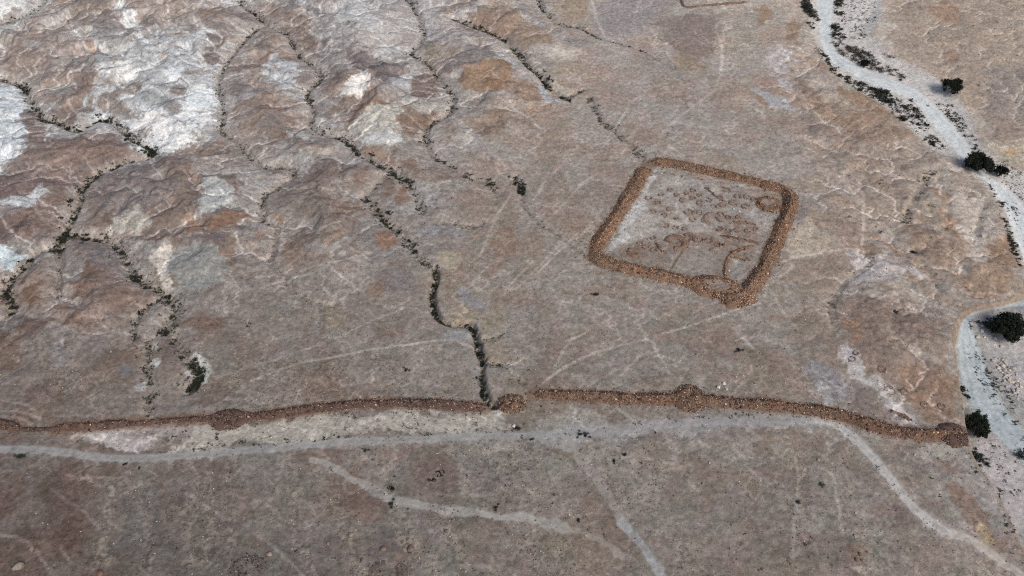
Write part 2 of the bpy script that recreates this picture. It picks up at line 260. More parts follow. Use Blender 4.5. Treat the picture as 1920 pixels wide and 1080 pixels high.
# soil patches: outline, colour, softness m, strength, mottling 0..1
PATCHES = [
 ('215,70 280,65 320,70 380,60 385,75 378,95 382,110 395,120 400,150 400,200 405,240 380,262 340,275 290,280 255,262 230,250 215,228 180,215 172,190 180,170 195,140 200,115 210,95', (166,174,181), 3.5, .74, .9),
 ('232,218 260,215 280,205 300,208 315,225 335,215 345,180 360,165 395,165 400,190 385,215 372,245 360,270 330,285 300,290 275,275 245,255 232,235', (204,211,214), 3, .85, .5),
 ('245,222 275,212 300,215 310,235 290,255 265,250', (222,218,214), 2, .8, .2),
 ('350,170 395,165 398,190 380,212 358,210', (198,212,220), 2, .7, .3),
 ('180,185 215,170 255,150 270,160 258,175 225,180 200,190 232,208 265,212 235,216 190,207', (130,117,110), 1.2, .8, .4),
 ('296,192 318,186 338,184 342,200 330,216 312,212 306,202', (118,107,106), 1.6, .7, .6),
 ('255,180 270,175 300,178 315,190 310,205 290,195', (136,143,144), 1.2, .7, .4),
 ('310,170 345,155 350,175 335,182', (116,103,98), 1, .8, .4),
 ('200,0 222,0 232,15 248,25 260,50 278,70 262,68 245,50 228,30 210,15 190,-30 215,-40', (190,199,204), 1.5, .85, .4),
 ('368,95 386,96 384,112 370,110', (198,208,214), 1, .8, .2), ('312,122 345,128 337,146 318,142', (195,205,214), 1.3, .8, .3),
 ('200,120 235,112 262,120 258,138 225,150 200,140', (196,198,196), 1.6, .7, .5), ('225,95 270,80 290,90 285,120 260,125 240,110', (160,165,168), 2, .7, .5),
 ('380,68 410,65 427,68 422,80 405,95 380,95 392,84 414,76 395,73', (118,106,102), .7, .85, .3),
 ('378,98 400,97 415,105 405,118 388,122 378,110', (118,104,100), .7, .85, .3),
 ('0,-30 45,-30 45,0 35,15 10,35 -40,40 -40,-30', (205,209,207), 1.2, .9, .3),
 ('0,48 30,36 75,8 92,-20 110,-20 85,15 60,35 30,55 0,70 -30,75 -30,55', (186,192,190), 1.5, .6, .6),
 ('120,5 200,-10 215,30 200,45 140,50 125,30', (133,116,106), 2, .7, .5), ('145,40 160,35 165,60 145,70', (138,112,97), 1, .7, .4),
 ('162,72 178,75 182,95 178,105 162,90', (148,115,92), .8, .8, .3), ('165,35 225,38 240,65 220,85 185,75 165,60', (132,129,130), 2, .7, .5),
 ('110,190 130,145 165,130 178,145 172,180 150,195 155,215 140,232 110,225 100,210', (133,109,99), 1.2, .8, .4),
 ('90,165 140,145 140,160 120,180 95,178', (134,136,134), 1.3, .7, .4), ('10,60 60,40 130,60 140,120 90,150 20,140', (136,118,110), 3, .5, .6),
 ('-60,158 0,160 30,165 50,178 55,195 50,215 45,235 40,255 45,270 40,290 30,310 15,330 -60,345', (184,196,204), 1.5, .88, .4),
 ('35,205 60,205 70,230 65,250 40,238', (123,106,102), 1, .8, .3),
 ('100,250 170,255 210,250 225,265 262,285 215,300 150,330 125,370 115,430 70,440 -60,440 -60,350 40,300', (125,104,96), 2, .75, .5),
 ('-60,345 60,320 115,305 125,320 90,350 50,380 -60,395', (112,95,93), 2, .6, .5),
 ('-60,385 0,375 60,360 86,355 72,372 45,387 20,398 -60,410', (165,173,178), 1.2, .8, .5),
 ('-60,458 0,460 20,462 50,472 57,478 45,490 28,508 10,505 -60,490', (166,181,189), 1, .9, .3),
 ('0,392 45,385 60,400 60,450 -60,455 -60,400', (106,90,88), 2, .7, .4),
 ('165,350 200,330 260,315 300,312 320,330 345,345 330,370 290,385 270,390 240,400 215,405 200,390 170,375', (123,113,112), 2, .75, .5),
 ('280,400 310,385 345,370 355,355 370,355 380,365 370,378 345,395 325,412 315,440 300,455 280,450 262,440 240,435 255,420 290,415', (121,105,97), 1, .85, .3),
 ('225,395 265,385 280,398 290,412 270,425 245,430 215,440 190,440 200,425', (160,156,147), 1.2, .8, .5),
 ('380,330 400,335 430,355 430,385 405,400 375,402 350,412 330,432 345,405 375,380 385,365', (160,165,166), 1.3, .8, .6),
 ('395,415 420,398 450,395 472,400 470,410 440,415 415,425 395,432', (142,105,83), 1, .9, .3),
 ('270,470 295,462 305,475 320,490 315,520 302,540 325,552 290,505 275,482', (186,179,170), 1.2, .85, .4),
 ('310,480 350,465 400,470 435,480 430,500 410,530 370,540 330,540 315,510', (140,143,141), 2, .75, .7),
 ('325,450 370,450 400,440 415,435 420,445 395,460 360,466 325,463', (112,102,103), 1, .8, .4),
 ('150,462 220,462 240,500 246,522 200,510 170,490', (118,111,112), 2, .7, .4), ('90,290 125,300 150,290 140,340 110,420 80,430 100,350', (130,103,92), 2, .5, .5),
 ('620,5 660,0 690,-20 695,20 715,30 715,55 700,60 690,50 665,50 640,40 615,35 625,20', (180,192,198), 1.5, .85, .4),
 ('710,60 730,80 740,95 730,110 715,108 700,95 710,80', (172,181,187), 1.3, .8, .4),
 ('600,-40 820,-40 820,35 860,60 930,75 880,87 850,95 830,80 800,70 770,100 740,110 700,95 640,95 620,70 610,40', (158,154,155), 3, .62, .8),
 ('575,5 610,10 618,30 600,35 580,20', (116,115,117), 1.3, .8, .4), ('520,45 570,45 590,65 605,90 610,115 600,102 560,72 530,57', (130,111,102), 1, .8, .4),
 ('480,70 505,72 512,85 500,100 480,100', (123,110,106), 1, .7, .4), ('500,120 520,100 530,115 560,125 565,150 560,180 545,180 530,170 510,150', (162,169,176), 2, .8, .6),
 ('640,172 655,150 668,136 682,133 688,145 683,165 665,178 640,184 630,180', (196,190,184), 1.1, .9, .25), ('655,160 672,138 684,140 682,160 668,172', (214,210,205), 1.4, .7, .2),
 ('665,95 690,105 715,120 740,120 770,110 750,130 735,145 720,155 695,150 690,135 665,120 640,102', (110,100,102), 1.3, .85, .3),
 ('770,135 800,130 815,150 830,180 800,187 780,187 760,177 775,160 772,145', (121,101,94), 1.1, .85, .35),
 ('735,145 760,145 775,130 790,128 778,150 765,165 745,162', (152,154,160), 1.1, .8, .5),
 ('650,237 660,210 680,195 710,180 716,185 708,196 690,206 675,216 665,232 660,244 650,252', (138,105,85), .8, .95, .2),
 ('620,212 640,190 670,180 685,175 690,185 660,196 640,212 625,228', (129,109,97), 1, .8, .4),
 ('690,205 720,195 750,200 770,215 750,222 748,240 740,252 700,256 668,250 660,240 668,225 680,215', (170,166,155), 1.3, .9, .4),
 ('660,265 700,252 735,252 750,240 752,262 740,274 700,273', (176,179,179), 1.2, .8, .5),
 ('745,220 770,210 810,208 816,220 806,233 780,246 762,251 748,242', (134,104,87), .9, .9, .3),
 ('740,190 790,190 830,190 832,205 800,208 760,206 735,200', (166,161,153), 1.2, .75, .5),
 ('850,150 870,130 900,115 935,108 956,115 959,140 955,165 920,171 880,166 850,156', (151,117,89), 1.5, .9, .35),
 ('900,140 950,130 957,160 920,168', (160,112,78), 2, .5, .4),
 ('860,95 900,85 930,95 936,105 890,112 855,122 832,132', (128,120,117), 1.3, .8, .3),
 ('870,30 920,25 960,20 990,42 1010,62 960,70 930,73 890,52', (152,121,99), 1.5, .85, .4), ('890,25 930,-20 970,-20 955,15', (150,125,100), 2, .6, .5),
 ('930,92 955,105 985,145 1000,167 975,132 945,112', (150,151,157), .9, .9, .2), ('985,140 1010,158 1045,180 1055,200 1020,190', (154,156,163), 1, .8, .3),
 ('960,22 975,20 1010,45 1040,70 1010,82 985,103 962,90', (155,130,109), 1.6, .8, .4), ('960,145 985,145 1005,165 1015,187 985,187 960,172', (155,124,104), 1.3, .8, .4),
 ('970,0 1000,20 1040,62 1060,70 1020,55 985,30', (140,138,143), 1.4, .6, .4),
 ('800,75 815,70 830,110 820,122 795,117', (139,123,103), 1.2, .7, .4), ('880,215 920,200 960,203 957,230 920,262 890,242', (146,123,106), 2, .8, .4),
 ('1030,0 1100,-20 1110,30 1080,42 1050,36', (161,140,119), 2, .8, .4), ('1115,5 1200,-30 1270,-30 1230,40 1180,70 1130,70 1120,40', (150,144,144), 3, .8, .3),
 ('1035,85 1060,88 1092,95 1080,106 1040,113 1028,100', (180,171,161), 1.4, .9, .2), ('1045,75 1080,65 1120,78 1100,86 1060,86', (134,129,129), 1.5, .7, .3),
 ('1035,160 1060,153 1082,166 1065,179 1040,173', (174,164,150), 1.1, .9, .2), ('1025,130 1070,117 1100,130 1105,141 1060,136 1030,136', (166,150,130), 1.2, .8, .3),
 ('1240,35 1350,15 1350,60 1320,120 1270,100 1240,60 1220,45', (134,119,114), 3, .7, .4), ('1265,95 1310,110 1342,126 1310,136 1260,131', (154,136,115), 1.3, .7, .4),
 ('1385,20 1410,15 1422,60 1390,110 1370,90', (156,149,139), 2.5, .8, .3), ('1410,15 1440,5 1442,55 1420,46', (161,130,104), 1.6, .8, .4),
 ('1400,158 1440,165 1480,195 1492,217 1470,206 1440,186', (157,156,161), 1.1, .85, .25), ('1412,170 1440,187 1442,197 1420,185', (150,120,104), .8, .7, .3),
 ('1440,97 1480,90 1492,110 1476,140 1492,177 1470,166 1450,126 1438,116', (173,166,167), 1.6, .85, .4), ('1472,38 1495,35 1500,70 1480,82', (159,132,107), 1.4, .8, .4),
 ('1490,150 1510,150 1560,190 1600,230 1640,270 1600,257 1550,222 1500,182', (150,124,107), 1.5, .75, .4), ('1560,155 1600,167 1640,190 1680,217 1650,217 1600,192 1565,167', (156,127,104), 1.3, .85, .3),
 ('1640,240 1700,240 1720,262 1660,272', (152,127,109), 2, .7, .5), ('1500,202 1540,225 1572,262 1540,267 1500,232', (134,121,117), 2.5, .6, .3),
 ('1580,-30 1652,-30 1650,40 1622,56 1595,46 1575,25', (192,184,182), 2, .85, .4),
 ('1690,-30 1960,-30 1960,240 1870,268 1830,212 1790,160 1740,125 1690,110 1660,60', (160,144,130), 3, .7, .4), ('1740,5 1790,5 1795,35 1760,40', (165,130,105), 2.5, .7, .5),
 ('1770,90 1800,95 1795,130 1775,122', (160,129,111), 2, .7, .4), ('1840,120 1960,130 1960,230 1860,230 1845,182', (147,137,132), 3, .7, .3),
 ('1845,240 1880,228 1960,220 1960,262 1900,270 1870,290', (158,138,126), 2.5, .7, .3), ('1835,265 1870,262 1900,275 1950,268 1950,296 1890,300', (182,168,146), 1.5, .85, .4), ('1870,285 1905,275 1915,288 1890,294', (186,150,104), 1.2, .7, .3),
 ('1560,270 1740,270 1762,320 1700,380 1680,412 1620,380 1580,332', (155,137,124), 4, .5, .4), ('1480,430 1520,408 1545,425 1582,472 1470,482 1475,452', (167,153,136), 1.8, .85, .4),
 ('1490,388 1515,388 1522,410 1485,432', (139,133,132), 2, .8, .2), ('1560,400 1615,420 1617,452 1580,462 1560,432', (145,124,114), 2, .7, .4),
 ('1590,480 1650,470 1680,490 1720,502 1742,532 1690,516 1640,521 1600,526 1570,546 1588,512', (173,166,166), 1.8, .85, .4), ('1650,480 1700,470 1720,500 1690,512', (142,130,124), 1.5, .6, .4),
 ('1750,380 1780,400 1820,440 1832,472 1800,452 1770,422', (156,125,99), 1.8, .8, .4), ('1690,430 1730,420 1760,450 1772,502 1740,502 1710,472', (150,125,107), 2, .7, .4),
 ('1855,450 1900,450 1912,492 1870,502 1848,482', (153,122,99), 1.6, .8, .4), ('1790,360 1830,350 1850,400 1872,432 1840,442 1850,490 1840,522 1820,472 1800,412', (176,166,158), 1.8, .8, .6),
 ('1800,500 1850,495 1905,505 1920,540 1860,560 1810,565 1790,540', (156,128,106), 2, .7, .5), ('1490,490 1590,480 1600,512 1560,542 1480,537 1450,527', (147,128,114), 2, .7, .4),
 ('1780,300 1815,305 1800,340 1770,345', (178,168,160), 1.8, .7, .5),
 ('1560,570 1600,545 1650,550 1720,570 1780,592 1785,640 1790,690 1800,770 1700,742 1640,692 1600,642 1575,612', (139,121,111), 3, .7, .4),
 ('1575,600 1610,590 1622,620 1610,647 1588,642', (153,120,97), 1.6, .85, .4), ('1700,680 1760,680 1790,720 1805,790 1760,792 1700,742 1688,702', (147,118,99), 2.2, .85, .5), ('1740,760 1800,770 1808,800 1740,800', (142,116,98), 1.5, .7, .5),
 ('1570,642 1600,650 1622,680 1662,720 1692,750 1722,790 1737,803 1700,802 1660,752 1618,712 1580,662', (172,167,167), 1.3, .9, .3), ('1600,545 1640,540 1700,560 1790,600 1770,600 1700,575 1650,560', (166,155,148), 1.5, .7, .5),
 ('1488,672 1560,680 1602,720 1580,747 1550,762 1533,722', (136,132,136), 2, .8, .3), ('1530,690 1545,720 1560,760 1548,762 1530,730', (154,152,155), 1, .7, .3),
 ('1590,700 1650,742 1702,792 1640,795 1580,760', (130,116,112), 2, .7, .3), ('1695,640 1740,660 1775,682 1740,672', (163,151,144), 1, .8, .3),
 ('110,815 180,803 270,798 380,795 402,800 330,815 295,836 250,838 200,833 155,822', (160,151,147), 1.1, .85, .5), ('150,815 250,808 300,828 262,840 200,836 168,822', (172,166,165), 1.2, .7, .3),
 ('400,800 500,790 600,780 700,770 800,768 930,775 960,790 960,809 800,813 600,825 440,838 350,846 300,841', (162,157,148), 1.5, .8, .4),
 ('1010,775 1200,778 1300,787 1500,777 1560,785 1540,802 1200,812 1050,830 980,822', (152,148,142), 2, .75, .4), ('1060,805 1300,790 1500,785 1540,790 1500,800 1200,820 1100,835 1000,835', (150,149,150), 2, .6, .4),
 ('280,675 305,672 300,686 285,697', (192,197,194), .7, .9, .2), ('283,640 300,638 301,650 292,656', (176,171,161), .8, .8, .3),
 ('352,658 375,658 389,680 391,697 375,722 378,692 368,672', (178,180,177), 1.2, .75, .6), ('345,712 355,690 363,684 360,706 350,722', (186,190,194), 1.0, .8, .5),
 ('250,722 275,715 277,730 255,734', (152,157,160), 1, .8, .4), ('208,692 240,685 252,700 225,717', (124,121,123), 1.3, .7, .3),
 ('330,600 390,585 432,600 400,622 350,617', (122,96,83), 1.6, .7, .5), ('290,655 330,650 350,680 340,710 300,720 285,700', (128,115,108), 1.5, .6, .4),
 ('95,635 130,640 118,690 95,680', (126,124,126), 1.3, .6, .4), ('100,720 125,715 120,755 95,760', (118,98,84), 1.2, .7, .4), ('45,600 80,588 100,610 70,640 45,630', (105,86,80), 1.5, .6, .3),
 ('200,500 290,560 250,590 170,570 140,520', (122,97,86), 3, .5, .4),
 ('1222,318 1450,365 1462,400 1395,528 1138,480 1140,455', (158,152,147), 1.5, .88, .35),
 ('1222,313 1242,318 1236,336 1216,352 1206,385 1192,405 1176,430 1162,452 1140,478 1141,460 1163,420 1188,370 1208,340', (178,179,180), 1.6, .8, .5), ('1213,345 1198,375 1205,360', (184,180,172), .8, .8, .2),
 ('1150,472 1180,450 1240,452 1300,440 1395,445 1372,500 1360,525 1200,497', (140,129,122), 2.5, .6, .5), ('1380,485 1415,475 1408,500 1395,525 1362,518', (148,147,144), 1, .8, .2), ('1330,345 1420,362 1440,390 1400,430 1330,430 1300,390', (152,148,147), 2.5, .6, .5), ('1375,470 1410,474 1400,486 1385,484', (150,150,146), .8, .8, .2),
 ('680,400 720,420 760,470 740,500 690,470 660,430', (126,122,122), 2.5, .6, .6), ('705,435 740,430 745,465 710,470', (143,108,88), 1, .85, .4), ('660,275 700,280 740,300 760,310 700,300', (160,128,102), 1, .8, .4), ('670,272 720,280 752,305 735,312 690,298', (158,125,100), 1.3, .7, .4),
 ('740,365 765,345 775,370 765,385 745,385', (142,110,92), 1, .8, .3), ('665,320 685,312 690,335 668,340', (138,112,98), 1, .7, .3), ('715,330 740,335 738,350 720,352', (140,113,98), 1, .7, .3),
 ('505,400 535,402 533,425 505,420', (148,118,88), 1.2, .7, .4), ('600,440 640,420 640,455 610,460', (138,112,94), 1.5, .7, .4), ('530,465 560,462 560,485 535,490', (140,112,92), 1.5, .6, .4), ('500,340 600,345 640,420 600,440 540,420 505,390', (127,117,110), 3, .6, .4),
 ('545,275 560,300 590,330 560,340 520,300', (124,120,118), 2, .5, .4), ('770,440 800,420 840,425 880,440 840,450', (140,138,142), 1.5, .7, .4), ('820,470 850,468 865,490 850,510 825,500', (157,148,132), 1.6, .75, .3),
 ('915,460 950,400 975,405 960,480 930,520', (140,110,92), 2.5, .55, .4), ('680,510 760,500 790,540 740,545 690,530', (120,115,116), 3, .6, .4), ('690,530 720,520 720,545 690,560', (145,115,92), 2, .5, .4),
 ('850,545 880,540 920,580 925,600 890,585 860,560', (138,136,140), 1.5, .7, .3), ('840,570 880,575 900,600 880,612 845,605', (150,136,116), 1.4, .75, .3), ('905,580 945,570 945,600 920,640 905,630', (150,138,120), 1.5, .6, .4),
 ('815,622 850,618 880,622 888,645 860,640 820,640', (143,146,150), 1.2, .7, .5), ('885,680 900,700 898,740 885,720', (140,142,145), 1.2, .6, .4), ('905,630 950,640 945,680 915,680', (148,134,115), 1.3, .6, .4),
 ('530,560 550,590 545,610 535,590', (128,130,135), 1.2, .5, .4), ('580,590 600,620 595,640 580,615', (128,129,134), 1.2, .6, .3), ('600,560 640,570 650,600 625,620 605,600', (146,134,116), 1.3, .6, .4),
 ('1100,350 1200,330 1160,400 1100,430', (140,127,120), 4, .4, .4), ('1055,400 1090,395 1110,430 1080,440', (138,115,103), 2.5, .4, .4),
 ('640,900 720,915 735,950 720,975 640,960', (118,97,89), 3, .55, .3), ('790,855 850,850 870,890 860,940 800,930', (117,101,95), 2.5, .6, .3), ('600,840 640,838 640,870 600,870', (120,98,88), 2, .5, .3),
 ('860,835 900,860 930,900 900,920 870,880', (112,106,103), 2.5, .6, .3), ('240,925 290,930 300,1050 210,1060', (103,99,99), 3, .6, .4), ('110,960 170,960 185,990 160,1050 90,1040', (98,78,71), 3, .5, .3), ('330,880 400,900 480,1080 300,1080 320,950', (106,100,98), 4, .5, .4),
 ('700,980 760,990 740,1060 680,1040', (112,104,102), 3, .6, .3), ('500,1000 640,990 650,1080 500,1080', (107,102,101), 4, .5, .3), ('1120,905 1150,920 1175,1000 1150,1010 1130,960', (122,108,98), 2, .7, .3), ('1030,830 1060,840 1100,880 1060,860', (122,108,97), 1.5, .5, .4),
 ('1720,845 1790,830 1800,860 1840,900 1830,960 1800,960 1760,930 1730,900', (150,142,138), 3, .7, .6), ('1745,858 1790,855 1800,885 1760,890', (134,108,97), 1.5, .7, .6), ('1770,905 1800,900 1850,980 1900,1050 1850,1020 1800,960', (140,112,95), 2, .7, .6), ('1830,980 1860,985 1880,1020 1850,1030 1835,1005', (170,148,118), 1.3, .8, .4),
 ('1845,860 1925,860 1960,1100 1900,1010 1870,950', (166,158,155), 3, .8, .4), ('1592,1020 1630,1020 1640,1060 1600,1060', (128,98,80), 1.3, .6, .6), ('1600,1060 1635,1055 1640,1075 1610,1075', (165,155,145), .8, .8, .3),
 ('1730,828 1790,825 1800,850 1730,845', (158,152,147), 1.2, .7, .5),
]
# mean ground colour, darker toward the bottom rows, on a 120 px survey grid
BASE = '''150,143,141 138,123,117 150,147,148 148,139,136 130,117,113 148,143,143 153,148,147 148,131,120 150,138,128 150,143,142 139,126,121 150,139,131 155,141,129 168,160,155 170,158,147 168,156,147
148,146,146 134,117,110 160,160,161 150,148,148 126,115,114 132,117,110 140,131,127 145,122,105 148,133,123 145,133,128 141,129,124 144,131,124 146,133,127 150,133,120 168,158,151 166,154,144
128,112,106 122,103,96 135,125,120 139,131,128 123,112,108 133,121,115 134,121,114 136,124,117 144,132,125 141,130,124 143,133,128 146,136,131 148,137,131 150,136,127 155,138,125 165,152,142
117,99,93 122,104,97 130,116,110 134,124,119 122,109,103 126,116,111 130,119,112 133,121,114 140,127,119 140,130,123 145,136,131 146,136,130 146,134,124 150,137,129 154,138,126 160,146,136
118,98,91 120,99,91 129,117,111 125,113,107 120,106,100 127,111,104 130,116,109 137,124,115 138,126,118 138,127,120 137,126,119 139,128,120 142,130,122 149,138,132 148,133,123 153,134,120
112,95,88 112,95,88 118,105,99 122,111,105 121,108,102 124,111,104 126,114,107 131,120,112 133,121,114 131,120,114 132,121,115 133,121,114 136,123,116 139,127,119 138,121,108 160,158,158
108,92,86 113,100,94 119,107,101 118,107,101 119,108,102 122,110,104 125,113,107 132,124,117 132,123,117 130,122,117 132,123,117 131,121,116 133,122,116 131,122,117 137,124,115 155,154,155
105,88,82 108,93,87 112,103,98 115,105,100 118,108,103 120,108,102 122,111,105 124,114,108 129,121,115 130,121,116 131,122,116 132,120,114 130,118,111 131,121,114 139,130,125 158,150,148
99,83,78 102,87,82 106,98,95 108,100,97 112,103,99 115,105,101 118,108,103 120,110,104 125,115,109 127,118,112 129,118,112 128,117,111 128,115,109 130,118,111 133,122,117 148,139,134'''
HILLS = '-300,-200 1000,-200 1080,60 1000,200 900,300 840,420 760,470 640,540 420,560 300,640 100,700 -300,720'
CAMP_WALL = '1223,306 1245,303 1300,315 1370,330 1440,347 1474,358 1484,371 1479,396 1464,432 1446,474 1426,514 1404,545 1384,560 1345,547 1300,531 1250,518 1200,508 1152,498 1122,488 1114,471 1124,450 1150,415 1175,375 1198,335 1212,314'
SIEGE_A = '105,803 180,798 260,793 330,788 400,784 430,786 470,782 520,776 580,768 640,760 700,757 760,755 820,758 870,762 912,765'
SIEGE_B = '1004,739 1060,741 1120,744 1180,747 1230,748 1290,748 1340,752 1400,757 1460,760 1520,768 1570,777 1620,793 1670,808 1730,816 1775,815 1808,812'
HUT_ROWS = [('the row of hut rings inside the far camp wall', [(1257, 356, .8), (1300, 358, .9), (1326, 354, .6), (1350, 371, .9), (1362, 356, 1.2), (1383, 369, 1.0), (1401, 370, 1.0), (1413, 374, .9)]),
 ('the row of hut rings beyond the big open ring', [(1217, 372, 1.1), (1233, 381, 1.0), (1256, 393, .9), (1281, 376, 1.0), (1298, 372, 1.0), (1312, 381, 1.0), (1355, 385, 1.1), (1376, 381, 1.4), (1399, 388, 1.2)]),
 ('the row of hut rings left of the big open ring', [(1226, 398, .9), (1246, 404, .9), (1292, 398, 1.4), (1299, 412, .9), (1268, 410, .7)]),
 ('the near row of hut rings beside the hooked ruin', [(1188, 473, 1.7), (1200, 459, 1.0), (1212, 463, 1.0), (1226, 470, .9), (1312, 450, 1.2), (1330, 452, 1.2), (1225, 447, .8), (1345, 458, .9)]),
 ('the faint scatter of rings beyond the big open ring', [(1240, 366, .8), (1270, 366, .9), (1288, 363, .8), (1312, 366, .8), (1330, 376, .9), (1338, 388, .9)]),
 ('the faint scatter of rings beside the big open ring', [(1312, 400, .9), (1320, 414, .8), (1352, 402, .9), (1366, 408, .8), (1384, 408, .7)]),
 ('the faint scatter of rings before the big open ring', [(1250, 424, .9), (1266, 428, .8), (1284, 430, .8), (1350, 430, 1.0), (1366, 434, .9), (1384, 432, 1.0), (1402, 434, .9), (1416, 430, .8)])]
SMUDGE = [(1335, 411, 3.0, .5), (1268, 455, 4.0, .8), (1292, 446, 2.6, .8), (1188, 473, 3.4, .7), (1375, 455, 6.0, .5), (1400, 448, 5.0, .5), (1240, 478, 5, .5), (1360, 500, 2.5, .7), (1380, 468, 3.5, .7), (1358, 518, 3, .7), (1441, 383, 4.2, .8), (1395, 419, 4, .5), (1380, 420, 4, .45), (1372, 358, 4, .45), (1410, 455, 4, .5), (1170, 478, 3, .5), (1395, 480, 3, .4), (1330, 445, 4, .35), (1240, 392, 4, .3)]
# ------------------------------------------------------------------ ground: one sheet, finer near than far, out to the horizon
NYB, NXB = 0.385, 0.66
nyf = np.linspace(-NYB, NYB, 860)
yf_ = H * (CP + nyf * SP) / (SP - nyf * CP)
y_near = np.linspace(-95, yf_[0], 26)[:-1]
y_far = yf_[-1] * np.power(9000 / yf_[-1], np.linspace(0, 1, 40))[1:]
YR = np.concatenate([y_near, yf_, y_far]).astype(np.float64)
sc_ = np.linspace(-NXB, NXB, 1420)
edge = NXB * np.power(9.0, np.linspace(0, 1, 16))[1:]
SR = np.concatenate([-edge[::-1], sc_, edge])
DEP = YR * CP + H * SP                      # distance along the view axis, sets the row's spacing
GY = np.repeat(YR[:, None], len(SR), 1); GX = SR[None, :] * DEP[:, None]
NR, NC = GX.shape
IN = (slice(24, 24 + 862), slice(15, 15 + 1420))     # finely meshed part
def raster_index(x, y):
    r = np.interp(y, YR, np.arange(NR)); c = np.interp(x / (y * CP + H * SP), SR, np.arange(NC)); return r, c
def sample(G, x, y):
    r, c = raster_index(x, y)
    r0 = np.clip(r.astype(int), 0, NR - 2); c0 = np.clip(c.astype(int), 0, NC - 2); fr = r - r0; fc = c - c0
    return (G[r0, c0] * (1 - fr) * (1 - fc) + G[r0 + 1, c0] * fr * (1 - fc) + G[r0, c0 + 1] * (1 - fr) * fc + G[r0 + 1, c0 + 1] * fr * fc)
def ray(p):
    p = np.atleast_2d(p).astype(np.float64)
    nx = (p[:, 0] - 960) / 960 * TH; ny = (540 - p[:, 1]) / 960 * TH
    return np.stack([nx, CP + ny * SP, -SP + ny * CP], 1)
def flat(p, z=0.0):
    d = ray(p); t = (z - H) / d[:, 2]; return d[:, :2] * t[:, None]
HT = None
def ground_at(p):
    """ground points seen at survey pixels p: first meeting of the sight line with the ground"""
    d = ray(p); zs = np.arange(9.0, -8.01, -0.25); best = np.full(len(d), np.nan); prev = None
    for z in zs:
        t = (z - H) / d[:, 2]; g = z - sample(HT, d[:, 0] * t, d[:, 1] * t)
        if prev is not None:
            hit = np.isnan(best) & (g <= 0); f = prev / (prev - g + 1e-9); best[hit] = (z + 0.25 - 0.25 * f)[hit]
        prev = g
    best[np.isnan(best)] = 0
    t = (best - H) / d[:, 2]; return np.stack([d[:, 0] * t, d[:, 1] * t, best], 1)
def zat(x, y): return sample(HT, np.asarray(x, float), np.asarray(y, float))
def window(xy, m):
    y0, y1 = xy[:, 1].min() - m, xy[:, 1].max() + m; x0, x1 = xy[:, 0].min() - m, xy[:, 0].max() + m
    r0 = np.searchsorted(YR, y0) - 1; r1 = np.searchsorted(YR, y1) + 1
    r0, r1 = max(r0, 0), min(max(r1, 1), NR)
    ds = np.maximum(np.array([max(y0, -95) * CP + H * SP, max(y1, -94) * CP + H * SP]), 1)
    s0 = min(x0 / ds[0], x0 / ds[1]); s1 = max(x1 / ds[0], x1 / ds[1])
    c0 = max(np.searchsorted(SR, s0) - 1, 0); c1 = min(np.searchsorted(SR, s1) + 1, NC)
    return slice(r0, r1), slice(c0, c1)
def line_dist(xy, reach, X=None, Y=None):
    X = GX if X is None else X; Y = GY if Y is None else Y
    D = np.full((NR, NC), 1e3, np.float32)
    for a, b in zip(xy[:-1], xy[1:]):
        w_ = window(np.stack([a, b]), reach + 3); x, y = X[w_], Y[w_]
        if x.size == 0: continue
        d = b - a; t = np.clip(((x - a[0]) * d[0] + (y - a[1]) * d[1]) / (d @ d + 1e-9), 0, 1)
        D[w_] = np.minimum(D[w_], np.hypot(x - a[0] - t * d[0], y - a[1] - t * d[1]))
    return D
def poly_sd(xy, reach, X=None, Y=None):
    """signed distance (positive inside), with its window"""
    X = GX if X is None else X; Y = GY if Y is None else Y
    w_ = window(xy, reach + 3); x, y = X[w_], Y[w_]
    ins = np.zeros(x.shape, bool); D = np.full(x.shape, 1e6, np.float32)
    for a, b in zip(xy, np.roll(xy, -1, 0)):
        d = b - a; t = np.clip(((x - a[0]) * d[0] + (y - a[1]) * d[1]) / (d @ d + 1e-9), 0, 1)
        D = np.minimum(D, (x - a[0] - t * d[0]) ** 2 + (y - a[1] - t * d[1]) ** 2)
        ins ^= ((a[1] > y) != (b[1] > y)) & (x < (b[0] - a[0]) * (y - a[1]) / (b[1] - a[1] + 1e-12) + a[0])
    return w_, np.where(ins, 1, -1) * np.sqrt(D)
# --- heights
n_lo = fbm(GX, GY, 60, 3, 1); n_mid = fbm(GX, GY, 16, 4, 2); n_hi = fbm(GX, GY, 4.5, 3, 3); n_fine = fbm(GX, GY, 1.3, 3, 4)
HT = 0.25 * n_lo + 0.10 * n_hi + 0.05 * n_fine
DG = np.full((NR, NC), 60.0, np.float32); CUT = np.zeros((NR, NC), np.float32); BED = np.full((NR, NC), 1e3, np.float32)
for nm, s, wd, dens, sz, pal, dep in GULLIES:
    g = chaikin(flat(P(s), -.6 * dep), 2); d = line_dist(g, 45)
    DG = np.minimum(DG, d); BED = np.minimum(BED, d / wd)
    CUT = np.maximum(CUT, dep * np.exp(-(np.maximum(d + .5 * n_hi - .35, 0) / (wd * 0.62)) ** 2))
dgw = np.clip(DG + 2.5 * n_mid, 0, 60)
w_, sdm = poly_sd(flat(P(HILLS)), 40); HM = np.zeros((NR, NC), np.float32); HM[w_] = smooth(-12, 30, sdm)
knob = np.sqrt(fbm(GX + 5 * n_mid, GY + 5 * n_mid, 20, 4, 9, .5) ** 2 + 0.004); ridge = 1 - smooth(0.02, 0.5, knob)
rise = 1 - np.exp(-(dgw / 13.0) ** 1.3)
HT = HT + HM * rise * (1.2 + 3.5 * ridge + 1.2 * n_mid + 0.12 * n_hi) + 0.6 * (1 - HM) * (1 - np.exp(-(dgw / 9) ** 1.4)) * (0.6 + n_mid)
